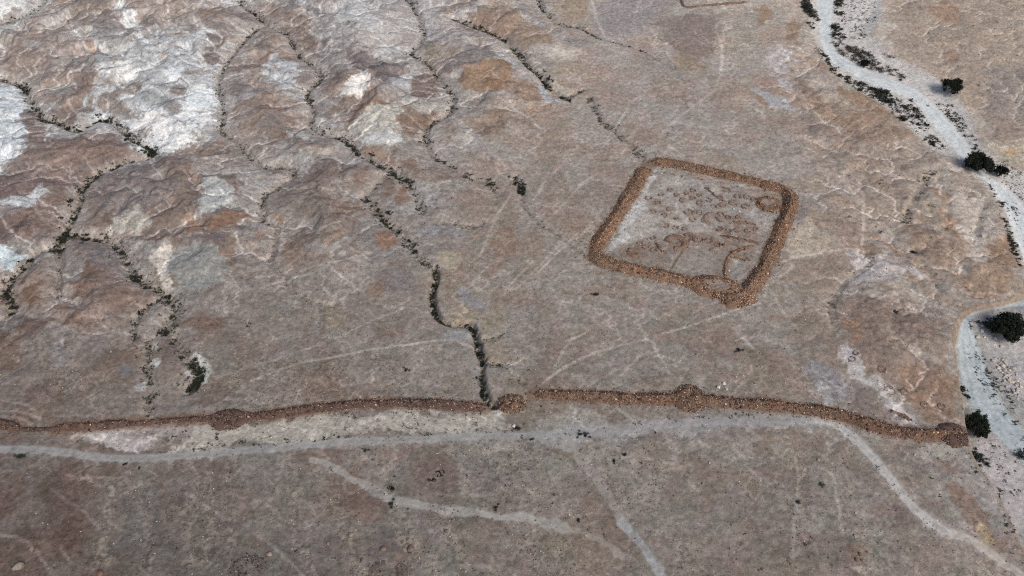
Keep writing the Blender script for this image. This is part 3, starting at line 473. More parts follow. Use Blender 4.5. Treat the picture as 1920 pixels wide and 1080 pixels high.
HT -= 1.05 * CUT * (0.75 + 0.5 * n_fine)
def mound(px, rx, ry, h):
    c = flat(px)[0]; global HT
    HT = HT + h * np.exp(-((GX - c[0]) / rx) ** 2 - ((GY - c[1]) / ry) ** 2) * (0.85 + 0.3 * n_mid)
mound((1680, 650), 18, 10, 2.0); mound((680, 165), 10, 9, 1.5); mound((905, 140), 14, 9, 2.0); mound((330, 680), 5, 6, 1.6); mound((820, 490), 7, 6, 1.0); mound((1540, 420), 9, 8, 1.2)
w_, sdu = poly_sd(chaikin(flat(P(WADI_UP)), 1, True), 6); SDU = np.full((NR, NC), -50.0, np.float32); SDU[w_] = sdu
w_, sdl = poly_sd(chaikin(flat(P(LOW)), 1, True), 6); SDL = np.full((NR, NC), -50.0, np.float32); SDL[w_] = sdl
DROP_U, DROP_L = 0.8, 0.9 + 2.5 * smooth(flat((1790, 604))[0, 1], flat((1790, 655))[0, 1], GY)
drop = DROP_U * smooth(-1.2, 4.0, SDU + 0.5 * n_hi)
cliff = smooth(-0.3, 1.3, SDL + 0.45 * n_hi) * (1 - smooth(30, 46, SDL + 4 * n_mid))
HT = HT - np.maximum(drop, DROP_L * cliff)
HT = np.maximum(HT, -7.5).astype(np.float32)
# rougher ground between camp and wadi and on the far bank
RGH = np.zeros((NR, NC), np.float32); RG2 = RGH.copy()
w_, sdf = poly_sd(flat(P('1440,90 1500,60 1600,170 1800,310 1860,370 1910,500 1900,545 1790,590 1780,720 1800,800 1720,780 1560,560 1560,400 1500,250')), 25); RGH[w_] = smooth(-8, 10, sdf)
w_, sdf = poly_sd(flat(P('1650,-60 1990,-60 2050,290 1860,270 1790,150 1700,105')), 25); RG2[w_] = smooth(-5, 10, sdf)
HT = HT + (RGH * .9 + RG2 * .5) * (1 - smooth(-4, 1, np.maximum(SDU, SDL))) * (np.abs(fbm(GX + 3 * n_mid, GY + 3 * n_mid, 15, 4, 19, .5)) * 2.0 + .7 * n_mid + .2 * n_hi)
# level the ground the camp stands on and everything past the fine mesh
fade = 1 - smooth(0, 12, np.clip(np.maximum(np.abs(GX / DEP[:, None]) - NXB, 0) * 20 + np.maximum(GY - YR[-39], 0) * 0.02, 0, 12))
HT = HT * fade + (1 - fade) * 0.6 * n_lo
# runnels: where rain would run off this relief, gathered cell by cell down to the gullies
CS = 0.55; fx0, fy0 = -270.0, 62.0; FW, FH = int(540 / CS), int(350 / CS)
fx = fx0 + CS * np.arange(FW); fy = fy0 + CS * np.arange(FH); FX, FY = np.meshgrid(fx, fy)
FZ = sample(HT, FX, FY) + .55 * fbm(FX, FY, 9, 5, 401, .6) + .25 * np.random.default_rng(4).random(FX.shape) + .018 * FY - .010 * FX
fb = sample(np.minimum(BED, 9), FX, FY); FZ = FZ.astype(np.float32)
seen = np.zeros(FW * FH, bool); par = np.full(FW * FH, -1, np.int64); order = []; zf = FZ.ravel().tolist(); hq = []
seed = (fb < .45); seed[0] = seed[-1] = True; seed[:, 0] = seed[:, -1] = True
for i in np.flatnonzero(seed.ravel()).tolist(): seen[i] = True; hq.append((zf[i], i))
heapq.heapify(hq); nbo = [-FW - 1, -FW, -FW + 1, -1, 1, FW - 1, FW, FW + 1]; seenl = seen.tolist(); parl = par.tolist()
while hq:
    z, i = heapq.heappop(hq); order.append(i); c_ = i % FW
    if c_ == 0 or c_ == FW - 1 or i < FW or i >= FW * (FH - 1):
        nb = [o for o in nbo if 0 <= i + o < FW * FH and abs((i + o) % FW - c_) <= 1]
    else: nb = nbo
    for o in nb:
        j = i + o
        if not seenl[j]: seenl[j] = True; parl[j] = i; zz = zf[j]; heapq.heappush(hq, (zz if zz > z else z + 1e-4, j))
acc_ = [1.0] * (FW * FH)
for i in reversed(order):
    p_ = parl[i]
    if p_ >= 0: acc_[p_] += acc_[i]
LA = np.log(np.array(acc_, np.float32)).reshape(FH, FW)
def blur(A, n):
    for ax in (0, 1):
        c_ = np.cumsum(np.pad(A, [(n + 1, n) if a == ax else (0, 0) for a in (0, 1)], mode='edge'), axis=ax, dtype=np.float64)
        k = 2 * n + 1; A = (np.take(c_, range(k, c_.shape[ax]), ax) - np.take(c_, range(0, c_.shape[ax] - k), ax)) / k
    return A.astype(np.float32)
RW = smooth(2.7, 5.6, LA); RWb = blur(RW, 3)
def from_flow(A, x, y):
    c_ = np.clip((x - fx0) / CS, 0, FW - 1.01); r_ = np.clip((y - fy0) / CS, 0, FH - 1.01); c0 = c_.astype(int); r0 = r_.astype(int); fc = c_ - c0; fr = r_ - r0
    return A[r0, c0] * (1 - fr) * (1 - fc) + A[r0 + 1, c0] * fr * (1 - fc) + A[r0, c0 + 1] * (1 - fr) * fc + A[r0 + 1, c0 + 1] * fr * fc
jx = 1.6 * fbm(GX, GY, 5, 3, 411); jy = 1.6 * fbm(GX, GY, 5, 3, 412)
HT = (HT - (0.25 + .75 * np.clip(HM + .8 * RGH + .9 * RG2, 0, 1)) * fade * (np.abs(GX) < 265) * (GY < 408) * (GY > 64) * (0.40 * np.clip(from_flow(RWb, GX + jx, GY + jy), 0, .8) + 0.24 * from_flow(RW, GX + jx * .5, GY + jy * .5)) * smooth(.4, 1.6, BED)).astype(np.float32)
# --- soil colours
wx = GX + 4.0 * fbm(GX, GY, 7, 4, 21) + 5.0 * fbm(GX, GY, 30, 2, 23); wy = GY + 4.0 * fbm(GX, GY, 7, 4, 22) + 5.0 * fbm(GX, GY, 30, 2, 24)
wx2 = GX + 5.5 * fbm(GX, GY, 11, 6, 31, .62); wy2 = GY + 5.5 * fbm(GX, GY, 11, 6, 32, .62)
wx3 = GX + 1.6 * fbm(GX, GY, 5, 5, 33, .6); wy3 = GY + 1.6 * fbm(GX, GY, 5, 5, 34, .6)
base = np.array([[[float(v) for v in c.split(',')] for c in row.split()] for row in BASE.split('\n')])
cx, cy = np.meshgrid(np.arange(16) * 120 + 60.0, np.arange(9) * 120 + 60.0)
bp_ = flat(np.stack([cx.ravel(), cy.ravel()], 1)); base = base.reshape(-1, 3); gr_ = base.mean(1, keepdims=True)
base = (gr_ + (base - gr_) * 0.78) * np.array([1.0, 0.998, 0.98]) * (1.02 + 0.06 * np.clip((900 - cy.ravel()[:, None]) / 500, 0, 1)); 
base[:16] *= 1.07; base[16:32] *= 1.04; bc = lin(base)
sub = (slice(None, None, 8), slice(None, None, 8)); qx, qy = wx[sub], wy[sub]
acc = np.zeros(qx.shape + (3,)); tot = np.zeros(qx.shape)
rad = 0.085 * (np.hypot(bp_[:, 0], bp_[:, 1]) + H)
for (bx, by), c, rr in zip(bp_, bc, rad):
    k = np.exp(-((qx - bx) ** 2 + ((qy - by) * 0.85) ** 2) / (0.62 * rr) ** 2) + 1e-9
    acc += k[..., None] * c; tot += k
acc /= tot[..., None]
ri = np.arange(NR) / 8; ci = np.arange(NC) / 8
def up(A):
    r0 = np.clip(ri.astype(int), 0, A.shape[0] - 2); fr = np.clip(ri - r0, 0, 1)[:, None]; c0 = np.clip(ci.astype(int), 0, A.shape[1] - 2); fc = np.clip(ci - c0, 0, 1)[None]
    T = A[r0][:, c0] * (1 - fc) + A[r0][:, c0 + 1] * fc; B_ = A[r0 + 1][:, c0] * (1 - fc) + A[r0 + 1][:, c0 + 1] * fc
    return T * (1 - fr) + B_ * fr
COL = np.stack([up(acc[..., k]) for k in range(3)], -1).astype(np.float32)
n_a = fbm(wx, wy, 18, 5, 41, .55); n_b = fbm(wx2, wy2, 9, 5, 42, .6); n_c = fbm(GX, GY, 2.2, 4, 43, .6); n_d = fbm(wx, wy, 24, 4, 44)
n_e = fbm(GX, GY, 0.8, 2, 45)
n_y = fbm(wx3, wy3 * 1.6, 5.0, 6, 161, .62); n_f = fbm(wx2 + 0.9 * wy2, (wy2 - 0.2 * wx2) * 2.2, 7, 5, 46, .65); n_g = fbm(wx2, wy2, 6.5, 4, 47)
def mix(mask, c, win=None):
    global COL
    m = np.clip(mask, 0, 1)[..., None].astype(np.float32)
    if win is None: COL += (lin(c) - COL) * m
    else: COL[win] += (lin(c) - COL[win]) * m
def mixl(mask, c): mix(mask, c)
COL *= (1 + 0.16 * n_a + 0.14 * n_b)[..., None]
COL *= 1 + (0.10 * n_d)[..., None] * np.array([1.0, 0.0, -0.7], np.float32)
COL *= 1 + (0.11 * n_g + .06 * n_c)[..., None] * np.array([0.75, -0.55, 0.25], np.float32)     # mauve and greenish gravel sheets
COL *= (1 + 0.12 * n_f)[..., None]     # rust to grey drift
# slopes of the badlands show their beds: thin pale and dark strata that follow the contours
str_t = HT * 1.7 + 1.5 * n_b + 0.7 * n_a
band = np.sin(str_t * 6.2) * 0.5 + np.sin(str_t * 14.7 + 1.3) * 0.35 + 0.5 * perlin(str_t * 5, str_t * 0 + 3.7, 6)
bad = HM * smooth(0.05, 0.5, n_d + 0.25)
COL *= (1 + 0.13 * band * bad)[..., None]
sw = fbm(wx2, wy2, 15, 4, 48, .55) * 7; sw = np.abs(sw - np.round(sw)); swl = np.exp(-(sw / 0.10) ** 2)
COL += (COL * .4 + .03) * (swl * smooth(-.2, .3, n_b) * (0.17 + 0.34 * bad))[..., None]
COL *= (1 - 0.28 * smooth(.1, .55, n_f) * smooth(-.1, .4, n_d) * HM)[..., None]
# brown stony plates lie on paler silt: crisp ragged edges, pale where the rills collect
plate = fbm(wx2, wy2, 17, 6, 141, .58) * 1.5 + 0.45 * n_lo + 0.32 * (smooth(1, 9, DG) - .55) * HM
silt = smooth(0.10, -0.02, plate) * (0.42 + 0.58 * HM) * (1 - 0.8 * (GY < 95))
lum = COL.mean(-1, keepdims=True)
COL += ((0.84 * lum + 0.115) * np.array([1.02, .99, .97], np.float32) - COL) * (silt * (0.66 + .5 * n_c))[..., None]
capm = smooth(0.02, 0.14, plate) * (0.42 + .58 * HM); COL *= 1 - capm[..., None] * np.array([.10, .17, .20], np.float32)
for sc_c, sd_c, am in ((15, 71, 1.0), (7, 75, .7)):
    cv = cell_val(wx2 + (wx3 - GX), (wy2 + (wy3 - GY)) * 1.35, sc_c, sd_c); am_ = am * (.12 + .88 * HM) * np.clip(.85 + 1.2 * n_c, .3, 1.3)
    mix((cv < .16) * am_ * .55, (112, 102, 102)); mix(((cv >= .16) & (cv < .30)) * am_ * .5, (128, 104, 92)); mix(((cv >= .30) & (cv < .38)) * am_ * .45, (146, 113, 90))
    mix(((cv >= .38) & (cv < .56)) * am_ * .5, (168, 162, 159)); mix(((cv >= .56) & (cv < .63)) * am_ * .6 * smooth(150, 230, GY), (188, 190, 192))
vall = smooth(4.6, 1.2, DG + 1.6 * n_b) * (0.35 + .65 * HM) * (DG < 6); mix(vall * (.55 + .8 * n_c) * .8, (164, 155, 150))
ua = GX * .50 + GY * .866; va = GX * .866 - GY * .50
n_s = perlin(va / 0.8 + .6 * n_b, ua / 22, 150) * .6 + perlin(va / 2.1, ua / 40 + .5 * n_a, 151) * .5
w_, sds = poly_sd(flat(P('940,330 1120,200 1200,230 1130,400 1110,560 980,600 860,520 830,430')), 25); SS = np.full((NR, NC), .22, np.float32); SS[w_] = .22 + .78 * smooth(-12, 10, sds)
COL *= (1 + 0.20 * SS * np.clip(n_s, -.3, 1))[..., None]
# tan and rust gravel fans that trail down toward the wadi, with pale wash between
uf = GX * .62 - GY * .78; vf = GX * .78 + GY * .62; nf = fbm(vf + 2 * n_b, uf / 5.0, 5.5, 5, 170, .6)
mix(RGH * smooth(-.02, .16, nf) * .6, (153, 128, 110)); mix(RGH * smooth(.02, .20, -nf) * .6, (172, 161, 153))
mix(RG2 * smooth(.0, .2, n_y + nf * .6) * .5, (160, 137, 121)); mix(RG2 * smooth(-.12, .12, -n_y - nf * .5) * .7, (178, 170, 163)); mix(RG2 * smooth(.25, .45, n_b + n_c * .5) * .5, (136, 124, 117))
def texture_mask(sd, soft, mott, w_):
    m = smooth(-soft, soft, sd)
    nz = n_b[w_] * 1.5 + n_c[w_] * 0.9 + n_f[w_] * 0.8 + 0.3 * band[w_] * HM[w_]
    t = m + (0.22 + 0.75 * mott) * nz * (0.35 + smooth(0, .5, m))
    return smooth(0.2, 0.72, t) * smooth(-soft * 1.7, 0, sd)
for s, c, soft, al, mott in PATCHES:
    c = np.array(c, float); pale_ = c.mean() > 150; c = c.mean() * (1.06 if pale_ else 1.0) + (c - c.mean()) * (.78 if c[0] - c[2] > 30 else .92); al = min(1, al * 1.12)
    pts = ground_at(P(s))[:, :2]; far_ = max(1.0, (np.hypot(*pts.mean(0)) / 170))
    small = np.clip(np.sqrt(np.ptp(pts[:, 0]) * np.ptp(pts[:, 1])) / 14, .25, 1)
    w_, sd_ = poly_sd(chaikin(pts, 2, True), 8, GX + (wx2 - GX) * small + (wx3 - GX) * .6, GY + (wy2 - GY) * small + (wy3 - GY) * .6)
    mix(texture_mask(sd_, soft * far_ * (1.5 if pale_ else 0.95), mott, w_) * al, c, w_)
# pale wash in hollows of the badlands, white beds on the highest knolls
lap = HT - np.roll(HT, 6, 0)
n_x = fbm(GX, GY, 1.7, 5, 160, .72); reg0 = .45 + 1.1 * np.clip(n_a + .25, 0, 1) + .25 * HM
COL += COL * (.28 * smooth(.10, .34, n_x) - .25 * smooth(.10, .36, -n_x))[..., None] * reg0[..., None]
COL += COL * (.11 * smooth(.03, .15, n_y) - .09 * smooth(.04, .18, -n_y))[..., None] * reg0[..., None]
flatland = 1 - HM
rw_ = from_flow(RW, GX + jx * .5, GY + jy * .5); rwb = from_flow(RWb, GX + jx, GY + jy); infl = ((GX > -268) & (GX < 268) & (GY > 63) & (GY < 410)).astype(np.float32)
rk = infl * np.clip(.45 + .65 * HM + .45 * RGH + .45 * RG2 + 1.3 * n_d, .2, 1.2) * (.72 + .28 * np.clip(HM + RGH, 0, 1)) * (1 - .6 * smooth(112, 98, GY))
COL += ((COL * .72 + .105) - COL) * (np.clip(rwb * 1.8, 0, 1) * rk * .72)[..., None]
COL += (COL * 0.38 + 0.09) * (smooth(.08, .6, rw_) * rk * 1.0)[..., None]
# net of thin pale runnels between the stony plates
v1 = cell_edge(wx + 1.5 * n_b, wy * 0.8, 11, 51); v2 = cell_edge(wx2, wy2, 4.6, 52)
reg = 0.35 + 0.65 * smooth(-0.15, 0.35, fbm(GX, GY, 34, 3, 53)) 
vein = np.exp(-(v1 / 0.42) ** 2) * smooth(-0.2, 0.15, n_b) * 0.55 + np.exp(-(v2 / 0.22) ** 2) * smooth(0.0, 0.25, n_a) * 0.5
calm = np.ones((NR, NC), np.float32)
w_, sdc = poly_sd(flat(P('950,420 1000,300 1200,190 1560,330 1560,640 1480,760 1000,740 940,560')), 20); calm[w_] = 1 - 0.75 * smooth(-15, 5, sdc)
COL += (COL * 0.36 + 0.085) * (vein * reg * calm * (.55 + .45 * HM))[..., None] * np.array([1, .97, .95], np.float32)
# faint sheep tracks that contour the plain
tr = np.sin((GY * 0.9 + GX * 0.35 + 5 * n_lo + 3.0 * n_a) * 1.4)
COL *= (1 + 0.05 * smooth(0.75, 1.0, tr) * (1 - HM))[..., None]
# stippled rills
rill_xy = []
for s in RILLS:
    g = chaikin(ground_at(P(s))[:, :2], 2); rill_xy.append(g); d = line_dist(g, 5, wx3, wy3)
    m = smooth(2.4, 0.2, d + 1.2 * n_b); mix(m * smooth(-0.2, 0.35, n_c + n_e * .6) * 0.55, (152, 144, 134)); mix(m * smooth(0.15, 0.5, -n_e) * 0.30, (92, 84, 76))
# footpaths
PATHM = np.zeros((NR, NC), np.float32)
for i, s in enumerate(PATHS):
    g = chaikin(ground_at(P(s))[:, :2], 2); d = line_dist(g, 3, GX + 0.35 * n_c, GY + 0.35 * n_c)
    far_ = 1 + 0.5 * smooth(150, 300, g[:, 1].mean()); al = (0.95 if i < 2 else 0.62) * (0.75 + 0.6 * n_b)
    m = smooth(0.62 * far_, 0.10, d); 
    if i < 3: PATHM = np.maximum(PATHM, smooth(0.62, 0.42, d))
    COL += (COL * 0.42 + 0.085) * (m * np.clip(al, .25, 1.2))[..., None]
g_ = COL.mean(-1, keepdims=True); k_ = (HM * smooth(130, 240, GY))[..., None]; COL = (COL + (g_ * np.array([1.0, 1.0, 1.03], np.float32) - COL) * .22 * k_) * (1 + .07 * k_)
# trampled brown earth round the camp's huts, a thin ditch across its floor
for x_, y_, r_, a_ in SMUDGE + [(x_, y_, s_ * 1.5, .55) for _, l_ in HUT_ROWS for x_, y_, s_ in l_]:
    c_ = flat((x_, y_))[0]; w_ = window(np.array([c_]), r_ * 2); d_ = np.hypot(GX[w_] + 1.2 * n_c[w_] - c_[0], GY[w_] + 1.2 * n_b[w_] - c_[1]); mix(np.exp(-(d_ / r_) ** 2) * a_ * np.clip(.75 + 1.6 * n_c[w_] + n_e[w_], .1, 1.2), (126, 103, 89), w_)
d = line_dist(flat(P('1297,441 1290,456 1276,478 1262,500 1256,510')), 3, GX + .3 * n_c, GY); mix(smooth(.5, .1, d) * .7, (84, 74, 66)); mix(np.exp(-((d - .8) / .4) ** 2) * .35, (160, 152, 142))
# gully beds: pale sand and broken stone, with dark shading painted down the middle
bedm = smooth(1.35, 0.35, BED + 0.35 * n_c); mix(bedm * 0.5 * smooth(-.4, .3, n_c), (160, 152, 145)); mix(smooth(.7, .1, BED + .45 * n_c + .3 * n_b) * .35, (98, 92, 86))
# dirt tracks
TRACKM = np.zeros((NR, NC), np.float32)
for s, hw, c in TRACKS:
    hw *= .78
    g = chaikin(ground_at(P(s))[:, :2], 2); d = line_dist(g, 6, wx3, wy3)
    mix(smooth(hw * 1.15, hw * 0.6, d + .3 * n_b) * np.clip(0.82 + 0.6 * n_c + .5 * n_b, .2, .98), np.array(c) + 9); mix(np.exp(-((d - hw * .5) / .28) ** 2) * .3, np.array(c) + 16); TRACKM = np.maximum(TRACKM, smooth(hw * 1.02, hw * .98, d))
ROADM = np.zeros((NR, NC), np.float32); road_xy = []
for s, hw, c in ROAD:
    g = chaikin(ground_at(P(s))[:, :2], 2); road_xy.append(g); d = line_dist(g, 6, GX + 0.5 * n_c + .3 * n_b, GY + 0.5 * n_c)
    mix(smooth(hw * 2.2, hw * 0.5, d + .5 * n_b) * 0.34 * (.8 + n_c * .6), c); mix(smooth(hw * 1.05, hw * 0.62, d + .3 * n_b) * np.clip(0.84 + 0.5 * n_c + .4 * n_b, .3, .98), c)
    mix(np.exp(-((d - 0.0) / 0.35) ** 2) * 0.22, (132, 128, 124)); ROADM = np.maximum(ROADM, smooth(hw * 1.05, hw * 1.0, d))
# wadi: vegetated shingle banks, then the swept gravel bed
wm = smooth(-1.0, 1.5, SDU + 1.0 * n_c); mix(wm * 0.95 * (.9 + .5 * n_b), (204, 202, 201)); mix(wm * smooth(.12, .5, n_c) * .5, (118, 112, 108)); mix(wm * smooth(.1, .4, n_b) * .35, (150, 140, 132))
lm = smooth(0.3, 1.6, SDL + .5 * n_c) * (1 - smooth(28, 36, SDL + 5 * n_b))
mix(lm * 0.8 * (.85 + .4 * n_b), (156, 158, 159)); mix(lm * smooth(.08, .45, n_c) * .5, (112, 118, 122))
def zmask(poly, z):
    w_, s_ = poly_sd(chaikin(flat(P(poly), z), 2, True), 6, GX + .5 * n_c, GY + .5 * n_c); A = np.full((NR, NC), -50.0, np.float32); A[w_] = s_; return A
for poly, c, soft in [('1852,640 1880,650 1925,650 1925,760 1895,745 1870,700 1850,665', (172, 170, 174), 1.2), ('1850,605 1925,590 1925,650 1880,650 1845,630', (158, 156, 158), 1.2), ('1816,842 1835,800 1850,795 1885,838 1925,885 1925,1000 1890,960 1850,900', (182, 176, 178), 1.5)]:
    A = zmask(poly, -3.4); mix(smooth(-soft, soft, A + n_c * .6) * .75, c)
SRU = zmask(RIVER_UP, -0.8); SRL = zmask(RIVER_LOW, -3.4)
SRL = np.where(SDL > 0.9, SRL, -50)
mix(smooth(-0.5, 0.6, SRU) * (.9 + .15 * n_b), (212, 219, 223)); mix(smooth(-0.5, 0.6, SRL) * (.82 + .3 * n_b), (178, 190, 198))
mix(smooth(-0.5, .6, np.maximum(SRU, SRL)) * smooth(.1, .6, np.abs(n_a)) * .35, (146, 156, 164)); mix(smooth(-0.5, .6, SRL) * smooth(.15, .5, n_c) * .4, (110, 120, 126)); st_ = np.sin(SRL * 3.1 + 6 * n_b + 2 * n_c); mix(smooth(0, 1, SRL) * smooth(.55, 1, st_) * .4, (186, 196, 202)); mix(smooth(0, 1, SRL) * smooth(.6, 1, -st_) * .35, (124, 134, 142))
st_ = np.sin(SRU * 2.6 + 6 * n_b + 2 * n_c); mix(smooth(0, 1, SRU) * smooth(.6, 1, st_) * .4, (214, 220, 222)); mix(smooth(0, 1, SRU) * smooth(.65, 1, -st_) * .3, (160, 168, 174))
RIVM = np.maximum(SRU, SRL) > 0
# cliff face of the wadi bank: broken tan rock
cf = smooth(-1.2, -0.2, SDL) * smooth(1.6, .5, SDL); mix(cf * .6, (142, 122, 106))
# soil disturbed beside the ruined walls: rusty spill of stones, pale trodden strip
for s, hw in [(CAMP_WALL, 2.6), (SIEGE_A, 2.1), (SIEGE_B, 2.4)]:
    g = chaikin(ground_at(P(s))[:, :2], 1); d = line_dist(g, 8, GX + .5 * n_c, GY + .5 * n_c)
    mix(smooth(hw + 1.8, hw - .2, d + .9 * n_b) * .30 * smooth(-.3, .3, n_c + n_b), (152, 146, 138)); mix(smooth(hw + .3, hw - 1.0, d + .6 * n_c) * .75, (124, 99, 84))
COL *= (1 + 0.10 * n_c + 0.09 * n_e)[..., None]
g_ = COL.mean(-1, keepdims=True); COL = (g_ + (COL - g_) * .95) * np.array([1.02, 1.025, 1.005], np.float32)
COL = np.clip(COL, 0.012, 0.85)
# --- meshes: the same sheet, split along the edges of road, tracks, path and wadi bed
gy_, gx_ = np.gradient(HT)
tx = np.gradient(GX, axis=1); ty = np.gradient(GY, axis=0); dxr = np.gradient(GX, axis=0)
hx = gx_ / tx; hy = (gy_ - hx * dxr) / ty
NRM = np.stack([-hx, -hy, np.ones_like(hx)], -1); NRM /= np.linalg.norm(NRM, axis=-1, keepdims=True)
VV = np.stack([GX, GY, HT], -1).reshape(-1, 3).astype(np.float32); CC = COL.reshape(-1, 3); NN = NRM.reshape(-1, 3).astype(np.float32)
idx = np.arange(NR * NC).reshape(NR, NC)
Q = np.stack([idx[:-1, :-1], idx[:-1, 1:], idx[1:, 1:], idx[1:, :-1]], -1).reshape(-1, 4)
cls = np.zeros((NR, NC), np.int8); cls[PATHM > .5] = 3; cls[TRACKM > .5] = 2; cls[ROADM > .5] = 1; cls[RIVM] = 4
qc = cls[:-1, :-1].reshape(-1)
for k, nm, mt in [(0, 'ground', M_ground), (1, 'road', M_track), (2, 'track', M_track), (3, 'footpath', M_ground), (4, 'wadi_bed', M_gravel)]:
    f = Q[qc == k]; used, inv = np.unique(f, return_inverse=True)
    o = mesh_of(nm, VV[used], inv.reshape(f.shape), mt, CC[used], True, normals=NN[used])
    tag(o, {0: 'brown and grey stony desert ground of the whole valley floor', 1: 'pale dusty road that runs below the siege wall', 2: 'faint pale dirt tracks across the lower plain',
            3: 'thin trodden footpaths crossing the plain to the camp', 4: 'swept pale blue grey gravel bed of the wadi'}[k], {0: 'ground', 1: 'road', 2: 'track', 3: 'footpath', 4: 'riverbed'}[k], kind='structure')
del Q, VV, NN, GX, GY, wx, wy, wx2, wy2
# ------------------------------------------------------------------ stones
def ico(sub):
    import bmesh
    b = bmesh.new(); bmesh.ops.create_icosphere(b, subdivisions=sub, radius=1); b.verts.ensure_lookup_table()
    v = np.array([x.co[:] for x in b.verts], np.float32); f = np.array([[x.index for x in q.verts] for q in b.faces], np.int32); b.free(); return v, f
ICO1 = ico(1); ICO2 = ico(2); ICO3 = ico(3)
def rough_ico(base, seed, amp):
    r = np.random.default_rng(seed); v, f = base; v = v.copy()
    for _ in range(7):                                     # plane cuts give broken faces
        n = r.normal(size=3); n /= np.linalg.norm(n); d = r.uniform(.62, .92); over = np.maximum(v @ n - d, 0); v -= over[:, None] * n
    return v * (1 + amp * r.normal(size=(len(v), 1)).clip(-1.5, 1.5)).astype(np.float32), f
STONES = [rough_ico(ICO1, 100 + i, .07) for i in range(6)]
def rot_matrices(n, r):
    q = r.normal(size=(n, 4)); q /= np.linalg.norm(q, axis=1, keepdims=True); w_, x, y, z = q.T
    return np.stack([1 - 2 * (y * y + z * z), 2 * (x * y - w_ * z), 2 * (x * z + w_ * y), 2 * (x * y + w_ * z), 1 - 2 * (x * x + z * z), 2 * (y * z - w_ * x),
                     2 * (x * z - w_ * y), 2 * (y * z + w_ * x), 1 - 2 * (x * x + y * y)], 1).reshape(n, 3, 3)
def stone_field(pos, rad, col, r, flat_=0.75):
    """many stones as one array: positions, radii, colours -> V, F, C"""
    VV_, FF_, CC_, off = [], [], [], 0
    kind = r.integers(0, len(STONES), len(pos)); M = rot_matrices(len(pos), r)
    for k, (v, f) in enumerate(STONES):
        i = np.where(kind == k)[0]
        if len(i) == 0: continue
        sc = rad[i][:, None] * np.stack([r.uniform(.8, 1.3, len(i)), r.uniform(.8, 1.2, len(i)), r.uniform(.6, 1.0, len(i))], 1)
        pv = np.einsum('nij,nvj->nvi', M[i], v[None] * sc[:, None, :]); pv[..., 2] *= flat_; pv += pos[i][:, None, :]
        VV_.append(pv.reshape(-1, 3)); FF_.append((f[None] + (np.arange(len(i)) * len(v))[:, None, None] + off).reshape(-1, 3)); CC_.append(np.repeat(col[i], len(v), 0)); off += len(i) * len(v)
    return np.concatenate(VV_), np.concatenate(FF_), np.concatenate(CC_)
def stone_colours(n, r, dark, mid, pale, warm=1.0):
    t = r.random(n)[:, None]; k = r.random(n)[:, None]
    c = np.where(t < .42, lin(dark), np.where(t < .89, lin(mid), lin(pale)))
    return (c * (0.60 + 0.72 * k)).astype(np.float32)
def resample(g, step):
    d = np.r_[0, np.cumsum(np.hypot(*np.diff(g, axis=0).T))]; n = max(int(d[-1] / step), 2); t = np.linspace(0, d[-1], n)
    return np.stack([np.interp(t, d, g[:, 0]), np.interp(t, d, g[:, 1])], 1), t
def bank(parent, px, width, height, dens, r, pal, part='rubble_core', step=.3, size=(.05, .19), round_end=True, kindname='fallen_stones'):
    g = chaikin(ground_at(P(px))[:, :2], 2); c, t = resample(g, step); tan = np.gradient(c, axis=0); tan /= np.linalg.norm(tan, axis=1, keepdims=True); nor = np.stack([-tan[:, 1], tan[:, 0]], 1)
    L = t[-1]; wv = width * (1 + .55 * fbm(t, t * 0 + 3.3, 5, 4, 61 + len(c))); hv = height * (1 + 1.1 * fbm(t, t * 0 + 9.1, 7, 4, 63 + len(c)))
    if round_end: e = np.sqrt(np.clip(np.minimum(t, L - t) / (width * .45), 0.02, 1)); wv = wv * (.35 + .65 * e); hv = hv * e
    u = np.linspace(-1, 1, 19); X = c[:, None, :] + nor[:, None, :] * (u[None, :, None] * (wv / 2)[:, None, None])
    jit = fbm(X[..., 0], X[..., 1], 1.1, 3, 71); prof = np.clip(1 - np.abs(u) ** 1.1, 0, 1)[None]
    Z = zat(X[..., 0], X[..., 1]) + hv[:, None] * prof * (1 + .25 * jit) + .12 * jit * prof - .18 * (np.abs(u) > .99)[None]
    n, m = Z.shape; V = np.concatenate([X, Z[..., None]], 2).reshape(-1, 3); ii = np.arange(n * m).reshape(n, m)
    F = np.stack([ii[:-1, :-1], ii[1:, :-1], ii[1:, 1:], ii[:-1, 1:]], -1).reshape(-1, 4)
    red = fbm(V[:, 0], V[:, 1], 14, 3, 77)[:, None]; cc = lin(pal['core']) * (1 + .9 * fbm(V[:, 0], V[:, 1], .9, 4, 73, .7)[:, None] + .35 * fbm(V[:, 0], V[:, 1], 5, 3, 74)[:, None] + .12 * red * np.array([1, -.2, -.9]))
    # the crest and the side that has weathered pale are dustier, the foot is redder
    mesh_of(part, V, F, M_rock, np.clip(cc, .01, .8), True, parent)
    ns = int(L * width * dens); s = r.random(ns) * L; uu = np.clip(np.where(r.random(ns) < .16, r.normal(0, 1.15, ns), r.normal(0, .55, ns)), -2.6, 2.6); k = np.clip((s / L * (len(c) - 1)).astype(int), 0, len(c) - 2)
    p = c[k] + nor[k] * (uu * wv[k] / 2)[:, None] + r.normal(0, .2, (ns, 2))
    z = zat(p[:, 0], p[:, 1]) + np.clip(1 - np.abs(uu) ** 1.1, 0, 1) * hv[k] * (1 + .25 * fbm(p[:, 0], p[:, 1], 1.1, 3, 71))
    rad = r.uniform(*size, ns) * (1 + 1.0 * (r.random(ns) < .04)); V, F, C = stone_field(np.c_[p, z], rad, stone_colours(ns, r, pal['dark'], pal['mid'], pal['pale']), r)
    o = mesh_of(kindname, V, F, M_rock, C, False, parent); tag(o, kind='stuff'); return g
